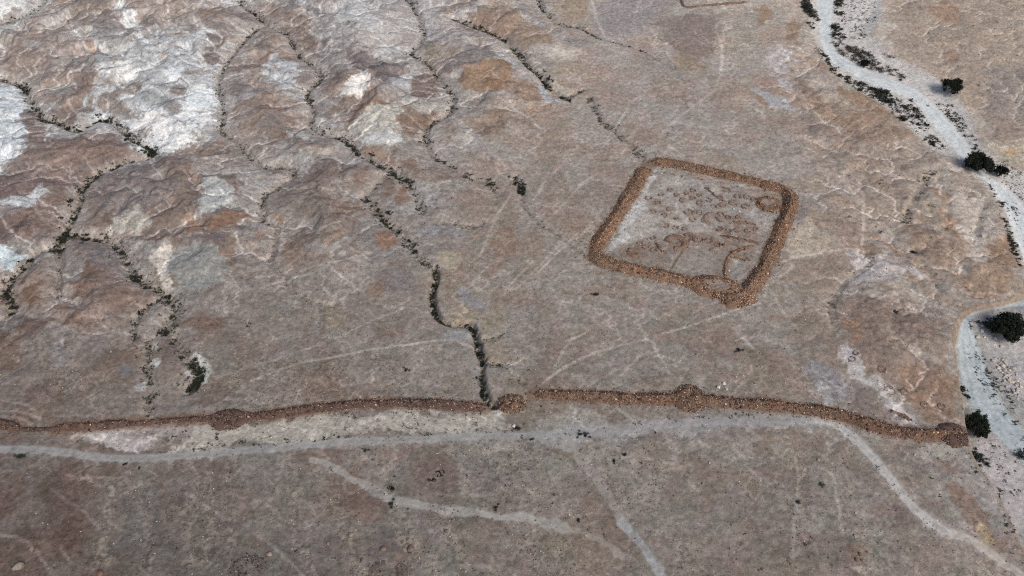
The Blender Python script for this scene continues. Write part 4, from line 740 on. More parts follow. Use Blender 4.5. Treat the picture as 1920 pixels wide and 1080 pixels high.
def heap(parent, px, rx, ry, height, dens, r, pal, part, hollow=0.0, size=(.08, .22), ang=0.0):
    """a tower's collapsed mound: low rubble dome, hollow in the middle if given, with its stones in the same mesh"""
    c = ground_at(np.array([px], np.float32))[0]; a = np.linspace(0, 2 * np.pi, 33)[:-1]; rr = np.linspace(0.04, 1, 10)
    A, RR = np.meshgrid(a, rr, indexing='ij'); wob = 1 + .5 * fbm(np.cos(A) * 3 + px[0], np.sin(A) * 3 + px[1], 2, 3, 81)
    lx, ly = rx * RR * wob * np.cos(A), ry * RR * wob * np.sin(A); x = c[0] + lx * math.cos(ang) - ly * math.sin(ang); y = c[1] + lx * math.sin(ang) + ly * math.cos(ang)
    prof = (1 - RR ** 2.2) * (1 - hollow * np.exp(-(RR / .45) ** 2)); z = zat(x, y) + height * prof * (1 + .9 * fbm(x, y, 1.4, 4, 83)) - .2 * (RR > .99)
    V = np.stack([x, y, z], -1).reshape(-1, 3); n, m = x.shape; ii = np.arange(n * m).reshape(n, m); jj = np.roll(ii, -1, 0)
    F = np.stack([ii[:, :-1], ii[:, 1:], jj[:, 1:], jj[:, :-1]], -1).reshape(-1, 4); F = np.concatenate([F[:, [0, 1, 2]], F[:, [0, 2, 3]]])
    C = lin(pal['core']) * (1 + .3 * fbm(V[:, 0], V[:, 1], 1.0, 3, 84)[:, None])
    if hollow > .5: fl = smooth(.62, .35, RR.reshape(-1))[:, None]; C = C + (lin((150, 140, 131)) - C) * fl * .8
    ns = int(3.14 * rx * ry * dens); q = np.sqrt(r.random(ns)) * 1.06; th = r.random(ns) * 6.283
    if hollow > .5: keepq = (q > .5) | (r.random(ns) < .06); q, th = q[keepq], th[keepq]; ns = len(q)
    lx, ly = rx * q * np.cos(th), ry * q * np.sin(th); sx = c[0] + lx * math.cos(ang) - ly * math.sin(ang); sy = c[1] + lx * math.sin(ang) + ly * math.cos(ang)
    sz = zat(sx, sy) + np.clip(height * (1 - q ** 2.2) * (1 - hollow * np.exp(-(q / .45) ** 2)), 0, 9)
    v2, f2, c2 = stone_field(np.c_[sx, sy, sz], r.uniform(*size, ns), stone_colours(ns, r, pal['dark'], pal['mid'], pal['pale']), r)
    return mesh_of(part, np.concatenate([V, v2]), np.concatenate([F, f2 + len(V)]), M_rock, np.concatenate([np.clip(C, .01, .8), c2]), False, parent)
PAL_CAMP = dict(core=(128, 104, 88), dark=(88, 71, 62), mid=(149, 120, 99), pale=(200, 172, 146))
PAL_RED = dict(core=(92, 76, 70), dark=(64, 53, 50), mid=(116, 95, 86), pale=(186, 158, 142))
PAL_MID = dict(core=(110, 90, 78), dark=(76, 61, 55), mid=(136, 111, 95), pale=(200, 172, 148))
PAL_HUT = dict(core=(124, 104, 92), dark=(92, 76, 68), mid=(134, 110, 96), pale=(186, 170, 158))
PAL_HUT2 = dict(core=(128, 105, 90), dark=(96, 78, 68), mid=(140, 114, 97), pale=(190, 168, 148))
rw = np.random.default_rng(21)
cw = tag(empty('camp_wall', (*ground_at(P('1300,430'))[0],)), 'collapsed orange brown rubble wall that encloses the diamond shaped camp', 'ruined wall')
cw.location = (0, 0, 0)
bank(cw, CAMP_WALL, 4.4, 1.1, 21, rw, PAL_CAMP)
heap(cw, (1343, 539), 7.0, 4.4, 1.3, 17, rw, PAL_CAMP, 'gate_mound', .55, (.10, .30), -.25)
heap(cw, (1383, 557), 4.6, 3.8, 1.2, 17, rw, PAL_CAMP, 'gate_mound', .5, (.10, .30), .3)
heap(cw, (1441, 383), 3.6, 4.0, 1.0, 15, rw, PAL_CAMP, 'corner_tower', .9, (.09, .26))
sa = tag(empty('siege_wall'), 'long dark red rubble siege wall left of the deep gully, with one round mound on it', 'ruined wall', 'stretches of the siege wall')
bank(sa, '105,803 150,800 200,797 245,794', 2.5, .8, 11, rw, PAL_RED)
bank(sa, '235,795 290,791 345,787 400,784', 1.7, .5, 14, rw, PAL_RED)
bank(sa, '392,785 430,786 470,782 520,776 580,768 640,760 700,757 760,755 820,758 870,762 912,765', 2.4, .9, 24, rw, PAL_RED)
bank(sa, '28,804 60,806 112,803', 1.3, .3, 9, rw, PAL_RED)
heap(sa, (428, 787), 3.6, 2.9, 1.15, 20, rw, PAL_RED, 'tower_mound', .4, (.07, .2))
sb = tag(empty('siege_wall'), 'long brown rubble siege wall right of the gap, running to the cliff over the wadi', 'ruined wall', 'stretches of the siege wall')
bank(sb, SIEGE_B, 3.1, 1.1, 22, rw, PAL_MID)
heap(sb, (1293, 747), 3.9, 4.0, 1.1, 20, rw, PAL_MID, 'tower_mound', .45, (.07, .2))
heap(sb, (1788, 815), 3.4, 3.3, 1.0, 18, rw, PAL_RED, 'tower_mound', .3, (.07, .2))
tag(heap(None, (959, 757), 3.3, 2.7, 1.0, 20, rw, PAL_MID, 'tower_ruin', 0, (.07, .2)), 'oval heap of brown rubble alone between gully and gap in the siege wall', 'ruin')
sc0 = tag(empty('siege_wall'), 'short dark red stub of the siege wall, left of a low gap at the picture edge', 'ruined wall', 'stretches of the siege wall')
bank(sc0, '-60,792 -20,793 10,796 35,803', 3.4, 1.2, 13, rw, PAL_RED)
uw = tag(empty('field_wall'), 'thin ruined brown stone wall far up the slope beyond the camp', 'ruined wall')
bank(uw, '1275,-40 1277,0 1282,14 1300,14 1330,10 1352,8 1385,6 1400,3', 1.8, .5, 7, rw, PAL_HUT)
# ------------------------------------------------------------------ ruined stone huts in the camp: low stone rings, open on one side
def sample3(x, y): return np.array([sample(COL[..., k], np.array([x]), np.array([y]))[0] for k in range(3)])
def hut(px, rx, ry, gap, label, pal=PAL_HUT, arc=4.9, h=.35, dens=7.5, ang=0.0, cat='stone hut', group='stone hut rings inside the camp', name='stone_hut', wide=.34):
    c = ground_at(np.array([px], np.float32))[0]; r = np.random.default_rng(int(px[0] * 7 + px[1])); n = max(int(dens * (rx + ry) * arc * .5 * 2.2), 14)
    th = gap + (6.283 - arc) / 2 + r.random(n) * arc; q = 1 + r.normal(0, wide * .5, n); lx, ly = rx * q * np.cos(th), ry * q * np.sin(th)
    x = c[0] + lx * math.cos(ang) - ly * math.sin(ang); y = c[1] + lx * math.sin(ang) + ly * math.cos(ang)
    z = zat(x, y) + np.abs(r.normal(0, .5, n)).clip(0, 1) * h * .8
    V, F, C = stone_field(np.c_[x, y, z] - c, r.uniform(.07, .19, n), stone_colours(n, r, pal['dark'], pal['mid'], pal['pale']), r)
    # the earthen footing under the stones
    A = np.linspace(gap + (6.283 - arc) / 2, gap + (6.283 + arc) / 2, 22); B_ = np.linspace(-1, 1, 5); AA, BB = np.meshgrid(A, B_, indexing='ij'); qq = 1 + BB * wide * 1.1
    lx, ly = rx * qq * np.cos(AA), ry * qq * np.sin(AA); x = c[0] + lx * math.cos(ang) - ly * math.sin(ang); y = c[1] + lx * math.sin(ang) + ly * math.cos(ang)
    z = zat(x, y) + h * (1 - BB ** 2) * .8 - .06 * (np.abs(BB) > .9); W = np.stack([x, y, z], -1).reshape(-1, 3) - c; ii = np.arange(110).reshape(22, 5)
    f = np.stack([ii[:-1, :-1], ii[1:, :-1], ii[1:, 1:], ii[:-1, 1:]], -1).reshape(-1, 4); f = np.concatenate([f[:, [0, 1, 2]], f[:, [0, 2, 3]]])
    cc = (.55 * lin(pal['core']) + .42 * sample3(c[0], c[1])) * (1 + .2 * fbm(W[:, 0] + px[0], W[:, 1], .8, 2, 90)[:, None])
    o = mesh_of(name, np.concatenate([V, W]), np.concatenate([F, f + len(V)]), M_rock, np.concatenate([C, cc]), False); o.location = c
    return tag(o, label, cat, group)
ORD = ['first', 'second', 'third', 'fourth', 'fifth', 'sixth', 'seventh', 'eighth', 'ninth', 'tenth', 'eleventh', 'twelfth']
for desc, lst in HUT_ROWS:
    for k, (x, y, s) in enumerate(sorted(lst)):
        hut((x, y), s * .85, s * .85, rw.random() * 6.28, ORD[k] + ' from the left in ' + desc)
hut((1335, 412), 1.9, 2.2, -1.2, 'big open ring of brown stones in the middle of the camp', arc=4.6, h=.5)
hut((1268, 455), 2.3, 2.6, 3.4, 'large hooked ruin of brown stones beside the thin ditch in the camp', PAL_HUT2, 5.0, .6, 12, .3, 'ruin', 'larger stone ruins inside the camp', 'stone_ruin', .42)
hut((1292, 447), 1.5, 1.6, 3.6, 'small curved hook of brown stones at the head of the thin ditch', PAL_HUT2, 3.2, .5, 12, .3, 'ruin', 'larger stone ruins inside the camp', 'stone_ruin', .42)
def low_wall(px, wd, h, label, pal=PAL_HUT, name='low_wall', group='low stone walls inside the camp', dens=9):
    e = tag(empty(name), label, 'ruined wall', group); bank(e, px, wd, h, dens, rw, pal, size=(.09, .22)); return e
low_wall('1360,522 1360,505 1361,490 1370,476 1385,469 1400,464 1412,462', 1.0, .3, 'bent rusty stone wall of the yard in the near right corner of the camp', PAL_HUT2)
low_wall('1368,482 1385,484 1396,488 1408,486', 1.0, .4, 'short stone wall that divides the yard in the near right corner of the camp', PAL_HUT2)
low_wall('1350,442 1366,444 1385,447 1405,452 1424,458', .8, .3, 'long thin line of stones running to the right hand camp wall')
low_wall('1372,419 1388,417 1402,418 1418,421', .8, .3, 'broken line of dark stones right of the big open ring')
low_wall('1330,470 1345,464 1360,458', .8, .3, 'short slanting row of stones before the rusty yard wall')
low_wall('1322,352 1336,362 1345,372 1362,378', .7, .25, 'curved row of small stones between the two far rows of hut rings')
low_wall('1230,455 1238,470 1250,475', .8, .3, 'crooked row of stones left of the hooked stone ruin')
# ------------------------------------------------------------------ shrubs: leaf sized faces on twig lobes
def leaf_cloud(r, n, lobes, leaf, squash=.75):
    """leaf quads spread through a few lobes; returns V, F"""
    k = r.integers(0, len(lobes), n); c = lobes[k][:, :3]; rad = lobes[k][:, 3]
    d = r.normal(size=(n, 3)); d /= np.linalg.norm(d, axis=1, keepdims=True); q = r.random(n) ** .45
    p = c + d * (q * rad)[:, None] * np.array([1, 1, squash]); p[:, 2] = np.maximum(p[:, 2], .02)
    a = r.normal(size=(n, 3)); a /= np.linalg.norm(a, axis=1, keepdims=True); b = np.cross(a, d + .3 * r.normal(size=(n, 3))); b /= np.linalg.norm(b, axis=1, keepdims=True) + 1e-9
    s = leaf * r.uniform(.6, 1.4, n)[:, None]; V = np.stack([p - a * s, p + b * s * .6, p + a * s, p - b * s * .6], 1).reshape(-1, 3)
    return V, np.arange(4 * n).reshape(n, 4)
def stick(p0, p1, r0, r1, k=5):
    p0, p1 = np.asarray(p0, float), np.asarray(p1, float); d = p1 - p0; d /= np.linalg.norm(d) + 1e-9
    u = np.cross(d, [.3, .5, .8]); u /= np.linalg.norm(u); v = np.cross(d, u); a = np.linspace(0, 2 * np.pi, k, endpoint=False); ring = np.cos(a)[:, None] * u + np.sin(a)[:, None] * v
    V = np.concatenate([p0 + ring * r0, p1 + ring * r1]); i = np.arange(k); j = (i + 1) % k
    return V, np.stack([i, j, j + k, i + k], 1)
def join(parts):
    V, F, o = [], [], 0
    for v, f in parts: V.append(v); F.append(f + o); o += len(v)
    return np.concatenate(V), np.concatenate(F)
def shrub_mesh(seed, n=170, leaf=.085):
    r = np.random.default_rng(seed); m = r.integers(4, 8)
    lob = np.c_[r.normal(0, .27, (m, 2)), r.uniform(.18, .5, m), r.uniform(.2, .36, m)]
    parts = [leaf_cloud(r, n, lob, leaf)]
    for l in lob: parts.append(stick((0, 0, -.05), l[:3], .03, .012, 4))
    return join(parts)
SHRUB_PROTO = {}
for pal, mt in enumerate((M_leaf, M_olive, M_dry)):
    for i in range(5):
        V, F = shrub_mesh(500 + pal * 20 + i, 110 if pal == 2 else 170, .06 if pal == 2 else .085); o = mesh_of('desert_shrub', V, F, mt); SHRUB_PROTO[(pal, i)] = o.data
        bpy.data.objects.remove(o)
rs = np.random.default_rng(99)
SHRUBS = []     # (x, y, diameter, kind of leaf, site)
WALL_BLOCK = []
def add_line(g, w_, dens, sz, pal, site):
    c, t = resample(g, .5); L = t[-1]; n = rs.poisson(L * dens); s = rs.random(n) * L; k = np.clip((s / .5).astype(int), 0, len(c) - 1)
    clump = fbm(s, s * 0 + hash(site) % 50, 7, 3, 201); keep = rs.random(n) < np.clip(.55 + 2.0 * clump, .06, 1)
    tan = np.gradient(c, axis=0); tan /= np.linalg.norm(tan, axis=1, keepdims=True) + 1e-9
    off = rs.normal(0, .42, n).clip(-1.6, 1.6) * w_ * (1.6 if w_ > 1 else 1.15)
    p = c[k] + np.stack([-tan[k, 1], tan[k, 0]], 1) * off[:, None]
    d = sz[0] + (sz[1] - sz[0]) * rs.random(n) ** 1.8
    for i in np.where(keep)[0]: SHRUBS.append((p[i, 0], p[i, 1], d[i], pal if rs.random() > .15 else (pal + 1) % 2, site))
site_no = {'corner': 11, 'great': 12, 'bend': 13, 'stony': 14, 'long': 15, 'fort': 16, 'middle': 17, 'slope': 18, 'east': 19}
hash = lambda s: site_no.get(s, 5) * 7
for nm, s, wd, dens, sz, pal, dep in GULLIES:
    g = flat(P(s), -.6 * dep); add_line(chaikin(g, 2), wd * .85, dens * (2.1 if nm in ('great', 'bend', 'long', 'middle') and dens < 5 else 1.7 if dens < 5 else 1.25), (sz[0] * .8, sz[1] * 1.1), pal, nm)
for g in rill_xy: add_line(g, 2.2, .5, (.2, .55), 1, 'rill')
def add_poly(px, dens, sz, pal, site, gap=None, zoff=0.0):
    pts = ground_at(P(px))[:, :2]; x0, y0 = pts.min(0); x1, y1 = pts.max(0); n = int((x1 - x0) * (y1 - y0) * dens * (3.6 if site.startswith('wadi') else 2.2)); q = np.c_[rs.uniform(x0, x1, n), rs.uniform(y0, y1, n)]
    ins = np.zeros(n, bool)
    for a, b in zip(pts, np.roll(pts, -1, 0)): ins ^= ((a[1] > q[:, 1]) != (b[1] > q[:, 1])) & (q[:, 0] < (b[0] - a[0]) * (q[:, 1] - a[1]) / (b[1] - a[1] + 1e-12) + a[0])
    q = q[ins]; nz = fbm(q[:, 0], q[:, 1], 9, 3, 211); q = q[rs.random(len(q)) < np.clip(.55 + 1.3 * nz, .05, 1)]
    if gap is not None and len(q): q = q[sample(gap, q[:, 0], q[:, 1]) < -.5]
    for x, y in q: SHRUBS.append((x, y, sz[0] + (sz[1] - sz[0]) * rs.random() ** (1.4 if site.startswith('wadi') else 2.0), pal if rs.random() > .2 else 2, site))
RV = np.maximum(SRU, SRL)
add_poly('1503,0 1518,0 1532,45 1522,60', .9, (.9, 2.2), 0, 'wadi bank', RV); add_poly('1566,0 1580,0 1582,30 1566,28', .9, (.9, 2.0), 0, 'wadi bank', RV); add_poly('1558,42 1572,45 1586,70 1570,88 1557,85', 1.2, (.8, 1.9), 0, 'wadi bank', RV)
add_poly('1540,95 1550,105 1556,120 1575,135 1605,150 1650,170 1680,182 1670,205 1610,170 1560,135', .42, (.7, 2.2), 0, 'wadi bank', RV)
add_poly('1565,80 1600,85 1640,105 1680,130 1700,150 1650,138 1600,118 1575,102', .42, (.8, 2.4), 2, 'wadi bank', RV)
add_poly('1635,160 1665,170 1690,185 1720,205 1760,260 1790,290 1740,270 1690,225 1650,190', .34, (.6, 2.1), 0, 'wadi bank', RV)
add_poly('1530,85 1545,98 1550,118 1535,110 1525,90', .5, (.4, .9), 0, 'wadi bank', RV); add_poly('1565,0 1645,0 1640,60 1600,80 1570,60', .16, (.5, 1.2), 0, 'wadi bank', RV)
add_poly('1740,195 1790,195 1830,262 1850,300 1835,310 1800,255', .55, (.5, 1.5), 0, 'wadi bank', RV); add_poly('1850,300 1900,305 1920,330 1920,380 1890,350 1860,335', .6, (.3, .7), 0, 'wadi bank', RV)
add_poly('1850,340 1868,360 1885,392 1878,392 1860,368', .7, (.6, 1.3), 0, 'wadi bank'); add_poly('1870,370 1895,365 1915,400 1915,440 1900,420 1885,390', .3, (.4, .9), 0, 'wadi bank')
add_poly('1880,405 1893,425 1905,460 1916,500 1906,500 1893,455', .9, (.6, 1.6), 0, 'wadi bank')
add_poly('1812,635 1832,640 1850,680 1865,730 1900,780 1885,790 1850,740 1825,690', .45, (.3, .9), 0, 'wadi bend'); add_poly('1850,690 1885,720 1920,765 1920,850 1895,810 1870,760', .42, (.35, 1.1), 0, 'wadi bend')
add_poly('1815,600 1850,592 1880,596 1862,612 1830,618 1812,640', .5, (.5, 1.2), 0, 'wadi bend'); add_poly('1880,592 1920,588 1920,598 1885,602', .9, (.5, 1.3), 0, 'wadi bend')
add_poly('1810,845 1850,850 1860,880 1830,890', .5, (.5, 1.5), 0, 'wadi bend'); add_poly('1840,800 1900,850 1920,920 1900,960 1850,890', .16, (.35, .9), 0, 'wadi bend'); add_poly('1840,880 1880,920 1910,1040 1890,1040', .2, (.4, 1.1), 0, 'wadi bend')
add_poly('1700,830 1800,850 1850,960 1900,1060 1800,980 1740,900', .10, (.35, .9), 0, 'lower slope'); add_poly('1560,790 1600,815 1680,905 1760,985 1750,990 1660,900 1590,830', .16, (.35, .8), 0, 'road edge')
add_poly('300,800 480,790 700,772 960,785 960,812 600,828 300,850', .07, (.4, 1.2), 0, 'road edge'); add_poly('960,780 1300,790 1560,785 1540,800 1200,815 1100,830 960,825', .05, (.35, .9), 0, 'road edge')
add_poly('80,822 250,835 330,850 240,856 150,848', .10, (.4, .9), 1, 'road edge'); add_poly('250,640 300,640 290,780 270,780', .25, (.4, 1.0), 0, 'bend')
add_poly('960,830 1250,830 1300,1080 1050,1080 980,950', .018, (.35, .9), 0, 'lower plain'); add_poly('480,850 960,840 960,1080 480,1080', .009, (.3, .75), 0, 'lower plain'); add_poly('1300,830 1700,860 1700,1080 1300,1080', .006, (.3, .7), 0, 'lower plain')
add_poly('0,860 480,860 480,1080 0,1080', .004, (.3, .6), 0, 'lower plain'); add_poly('940,690 1000,690 1010,735 960,745', .35, (.3, .7), 0, 'middle'); add_poly('395,595 490,600 490,660 440,640', .06, (.4, .9), 0, 'slope')
add_poly('1000,30 1500,20 1560,300 1200,290', .006, (.3, .7), 0, 'far plain'); add_poly('1700,0 1920,0 1920,240 1800,180', .012, (.4, 1.0), 2, 'far plain'); add_poly('1560,300 1800,310 1880,520 1600,560', .02, (.4, 1.0), 1, 'east')
add_poly('1225,322 1450,372 1395,520 1145,475', .03, (.2, .45), 1, 'camp'); add_poly('560,280 960,300 960,420 700,420', .03, (.3, .8), 1, 'stony'); add_poly('300,540 360,560 350,600 300,620', .4, (.35, .9), 0, 'bend')
add_poly('230,450 300,530 330,560 290,550 240,500', .22, (.35, 1.0), 0, 'bend'); add_poly('365,700 382,690 384,720 362,735 350,738 362,715', 2.2, (.7, 1.6), 0, 'bend')
add_poly('1010,20 0,40 960,300 1000,200', .004, (.3, .8), 1, 'stony')
for px_ in ('300,846 480,834 600,823 720,817 820,813 960,806', '1190,792 1280,785 1350,781 1430,780'): add_line(chaikin(ground_at(P(px_))[:, :2], 1), .7, 2.2, (.3, .9), 0, 'road edge')
for px_ in ('1240,322 1300,333 1370,347 1440,366', '1140,505 1200,523 1250,533', '420,803 520,793 700,771 900,778', '1020,752 1150,756 1270,768', '1330,768 1500,781'): add_line(chaikin(ground_at(P(px_))[:, :2], 1), .6, 1.6, (.25, .7), 1, 'wall foot')
# shrubs that stand apart: survey pixel, diameter m, leaf, label
LONE = [(1117, 554, 2.0, 0, 'forked black bush standing alone on the plain before the gate mound of the camp'), (1386, 659, 1.6, 0, 'round black bush standing alone between the camp gate and the siege wall'),
 (763, 693, 1.3, 0, 'small dark bush alone on the plain above the siege wall, left of the deep gully'), (1680, 587, 1.6, 1, 'olive green bush alone on the brown mound by the wadi loop'),
 (1650, 437, 2.2, 2, 'grey brown bush right of the camp beside a faint footpath'), (1718, 475, 2.2, 0, 'dark bush at the right end of the pale forked wash'), (1748, 328, 3.2, 2, 'large purple grey leafless bush by the bank below the swept wadi bed'),
 (1615, 66, 3.2, 2, 'tall grey twiggy bush on the white shingle beside the far wadi'), (1593, 97, 5.2, 2, 'widest brown grey leafless thicket beside the far wadi'), (1607, 93, 4.0, 2, 'grey leafless thicket touching the widest one'), (1630, 105, 3.6, 2, 'low grey thicket above the round green tree by the wadi'),
 (1668, 107, 3.8, 2, 'dark brown round bush right of the grey thickets by the wadi'), (1638, 168, 3.2, 0, 'dark green bush under the left bank of the wadi bed'), (1655, 176, 3.0, 0, 'dark green bush next down the left bank of the wadi bed'), (1710, 190, 2.0, 0, 'small black bush at the edge of the bare wadi bed'),
 (1834, 160, 1.5, 2, 'lone brown bush right of the upper black tree'), (1690, 152, 1.9, 0, 'dark bush on the right edge of the bare wadi bed'), (1740, 200, 1.6, 2, 'grey bush on the right bank, across from the small black bush'), (1683, 211, 2.8, 2, 'pale grey bush low on the left bank'), (1532, 38, 2.6, 0, 'dark bush at the foot of the green thicket on the left bank'),
 (1508, 14, 3.4, 0, 'tall dark green thicket at the upper edge on the left bank'), (1518, 24, 3.8, 0, 'dense dark green thicket on the left bank by the upper edge'), (1526, 32, 3.0, 0, 'lower part thicket of dark green between bank and bare wadi bed'), (1572, 10, 3.0, 0, 'black green thicket at the upper edge, right of the bare wadi bed'), (1565, 52, 3.0, 0, 'dark green bush pressing on the right edge of the wadi bed, upper of two'), (1572, 66, 2.6, 0, 'dark green bush pressing on the right edge of the wadi bed, lower of two'),
 (1546, 104, 2.0, 0, 'black bush on the outer bank where the wadi turns, upper of two'), (1553, 112, 2.2, 0, 'black bush on the outer bank where the wadi turns, lower of two'),
 (1802, 733, 3.4, 0, 'black bush under the cliff edge left of the swept wadi loop'), (1808, 742, 2.0, 0, 'smaller black bush tucked below the one under the cliff edge'), (1843, 789, 1.6, 0, 'small dark bush right of the black tree by the wall end'), (1912, 855, 3.6, 0, 'wide black bush at the right edge below the wadi loop'), (1832, 862, 2.4, 0, 'dark bush below the black tree by the wall end'), (1829, 852, 2.0, 0, 'dark bush just under the black tree by the wall end'),
 (38, 858, 2.6, 0, 'black bush just below the road near the left edge'), (238, 868, 1.3, 0, 'small dark bush below the road where it sags'), (262, 880, .9, 0, 'tiny black bush beside a pale streak below the road'), (735, 918, 1.7, 0, 'dark bush above the place where a stony rill crosses the faint track'), (736, 946, 1.8, 0, 'dark bush on the faint track where a stony rill crosses it'),
 (686, 844, 1.3, 0, 'grey bush just below the road, left of a reddish patch'), (932, 953, 1.3, 0, 'dark bush on the upper edge of the faint track'), (1087, 979, 1.2, 0, 'round black bush above the end of the faint track'), (1170, 853, 1.0, 0, 'round dark bush below the broad pale road'), (1152, 866, 1.2, 0, 'flat grey bush below the broad pale road'),
 (1497, 942, 1.2, 0, 'round grey bush on the brown slope left of the road descent'), (1510, 1022, 1.6, 2, 'spreading twiggy bush low on the brown slope'), (1541, 912, 1.7, 1, 'olive bush at a pale patch on the brown slope'), (1000, 822, 1.2, 0, 'dark bush at the lower edge of the tower heap terrace'), (965, 805, 2.0, 0, 'black bush beside a white boulder on the road edge'),
 (1085, 815, 1.6, 0, 'black bush in the ditch crossing the road'), (1100, 818, 1.6, 0, 'black bush right of the one in the ditch crossing the road'), (264, 590, 2.0, 0, 'large black bush at the fork of the bending gully'), (551, 330, 1.3, 0, 'round dark bush at the hooked turn of the stony gully'),
 (1060, 184, 2.6, 0, 'black thicket where two rills meet above the camp'), (1068, 190, 1.8, 0, 'black bush below the meeting of two rills above the camp'), (978, 357, 2.6, 0, 'black green thicket beside a white scar left of the camp'), (660, 277, 1.9, 0, 'dark bush at the start of the orange strip along the long gully'),
 (918, 338, 2.0, 1, 'yellow green bush in the rill below the orange knoll'), (819, 510, 1.8, 0, 'round olive dark bush where the deep gully narrows'), (748, 437, 1.9, 0, 'dark bush at the rusty patch on the middle gully'), (1880, 410, 1.2, 0, 'small bush on the cliff rim above the wadi curve'), (120, 437, 2.2, 0, 'dark bush where three gullies join'), (188, 228, 1.8, 0, 'black bush at the top of the great gully bend')]
cand = sorted(SHRUBS, key=lambda q: -q[2] / math.hypot(q[0], q[1], H))
def onscreen(x, y, z, m=0.0):
    d = y * CP + (H - z) * SP; return abs(x / d) < TH + m and abs((y * SP - (H - z) * CP) / d) < TH * .5625 + m
SITE = {'corner': ('small dark shrub in the pale rill at the upper left corner', 'shrubs in the corner rill'), 'great': ('dark shrub in the winding bed of the great left hand gully', 'shrubs along the great gully'),
 'bend': ('dark shrub in the bending gully that reaches the white scar above the siege wall', 'shrubs along the bending gully'), 'stony': ('small dark shrub among stones of the rills in the pale badlands', 'shrubs in the badland rills'),
 'long': ('dark shrub in the long gully between the white knolls and the orange strip', 'shrubs along the long gully'), 'fort': ('dark shrub in the rill that runs down to the far corner of the camp', 'shrubs along the camp rill'),
 'middle': ('black green shrub in the deep stepped gully that ends at the siege wall', 'shrubs along the stepped gully'), 'slope': ('dark shrub in a short rill on the mauve slope above the siege wall', 'shrubs in the slope rills'),
 'east': ('olive shrub in the dry wash between the camp and the wadi', 'shrubs in the east wash'), 'wadi bank': ('dark shrub on the white shingle banks of the upper wadi', 'shrubs on the wadi banks'), 'wadi bend': ('black shrub on the gravel inside the wadi loop', 'shrubs in the wadi loop'),
 'lower slope': ('small dark shrub on the pale slope below the end of the siege wall', 'shrubs on the lower slope'), 'road edge': ('small dark shrub on the terrace between siege wall and road', 'shrubs beside the road'), 'lower plain': ('small dark shrub on the stony plain below the road', 'shrubs on the lower plain'),
 'wall foot': ('small olive shrub at the foot of a rubble wall', 'shrubs at the foot of the walls'), 'rill': ('tiny olive shrub in a stippled stony rill', 'shrubs in the stony rills'), 'far plain': ('small shrub on the far plain beyond the camp', 'shrubs on the far plain'), 'camp': ('tiny olive shrub on the camp floor', 'shrubs in the camp')}
def put_shrub(x, y, d, pal, label, group, z=None, cat='shrub'):
    o = bpy.data.objects.new('desert_shrub', SHRUB_PROTO[(pal, int(rs.integers(5)))]); scene.collection.objects.link(o)
    o.location = (x, y, float(zat(x, y)) if z is None else z); o.rotation_euler = (0, 0, rs.random() * 6.283)
    s = d / 1.05; o.scale = (s * rs.uniform(.85, 1.2), s * rs.uniform(.85, 1.2), s * rs.uniform(.45, .7)); return tag(o, label, cat, group)
for x, y, d, pal, lb in LONE:
    q = ground_at(np.array([[x, y]], np.float32))[0]; put_shrub(q[0], q[1], d * .9, pal, lb, None)
N_IND = 300 - len(LONE); ind, rest = [], []
for q in cand:
    z = float(zat(q[0], q[1])); (ind if len(ind) < N_IND and onscreen(q[0], q[1], z) else rest).append((*q, z))
for x, y, d, pal, site, z in ind: put_shrub(x, y, d, pal, SITE[site][0], SITE[site][1], z)
# everything smaller: one mass of scrub
def scrub(items, name, mat, leaves):
    items = np.array([(a[0], a[1], a[2], a[5]) for a in items]); n = len(items); r = np.random.default_rng(77); T = []
    for i in range(6):
        m = r.integers(3, 6); T.append(leaf_cloud(r, leaves, np.c_[r.normal(0, .25, (m, 2)), r.uniform(.15, .45, m), r.uniform(.2, .34, m)], .13)[0])
    k = r.integers(0, 6, n); th = r.random(n) * 6.283; V = np.stack(T)[k]; c, s = np.cos(th)[:, None], np.sin(th)[:, None]; sc = (items[:, 2] / 1.0)[:, None]
    x = (V[..., 0] * c - V[..., 1] * s) * sc + items[:, 0:1]; y = (V[..., 0] * s + V[..., 1] * c) * sc + items[:, 1:2]; z = V[..., 2] * sc * .65 + items[:, 3:4] - .03
    VV_ = np.stack([x, y, z], -1).reshape(-1, 3); return mesh_of(name, VV_, np.arange(len(VV_)).reshape(-1, 4), mat)
tag(scrub([q for q in rest if q[3] == 0], 'scrub', M_leaf, 36), 'countless small dark tufts of scrub along gullies, rills and wadi banks', 'scrub', kind='stuff')
tag(scrub([q for q in rest if q[3] == 1], 'scrub', M_olive, 30), 'countless small olive tufts of scrub in the rills and on the plain', 'scrub', kind='stuff')
tag(scrub([q for q in rest if q[3] == 2], 'scrub', M_dry, 30), 'small dry brown tufts of scrub on the wadi banks', 'scrub', kind='stuff')
print('SHRUBS', len(SHRUBS), len(rest))
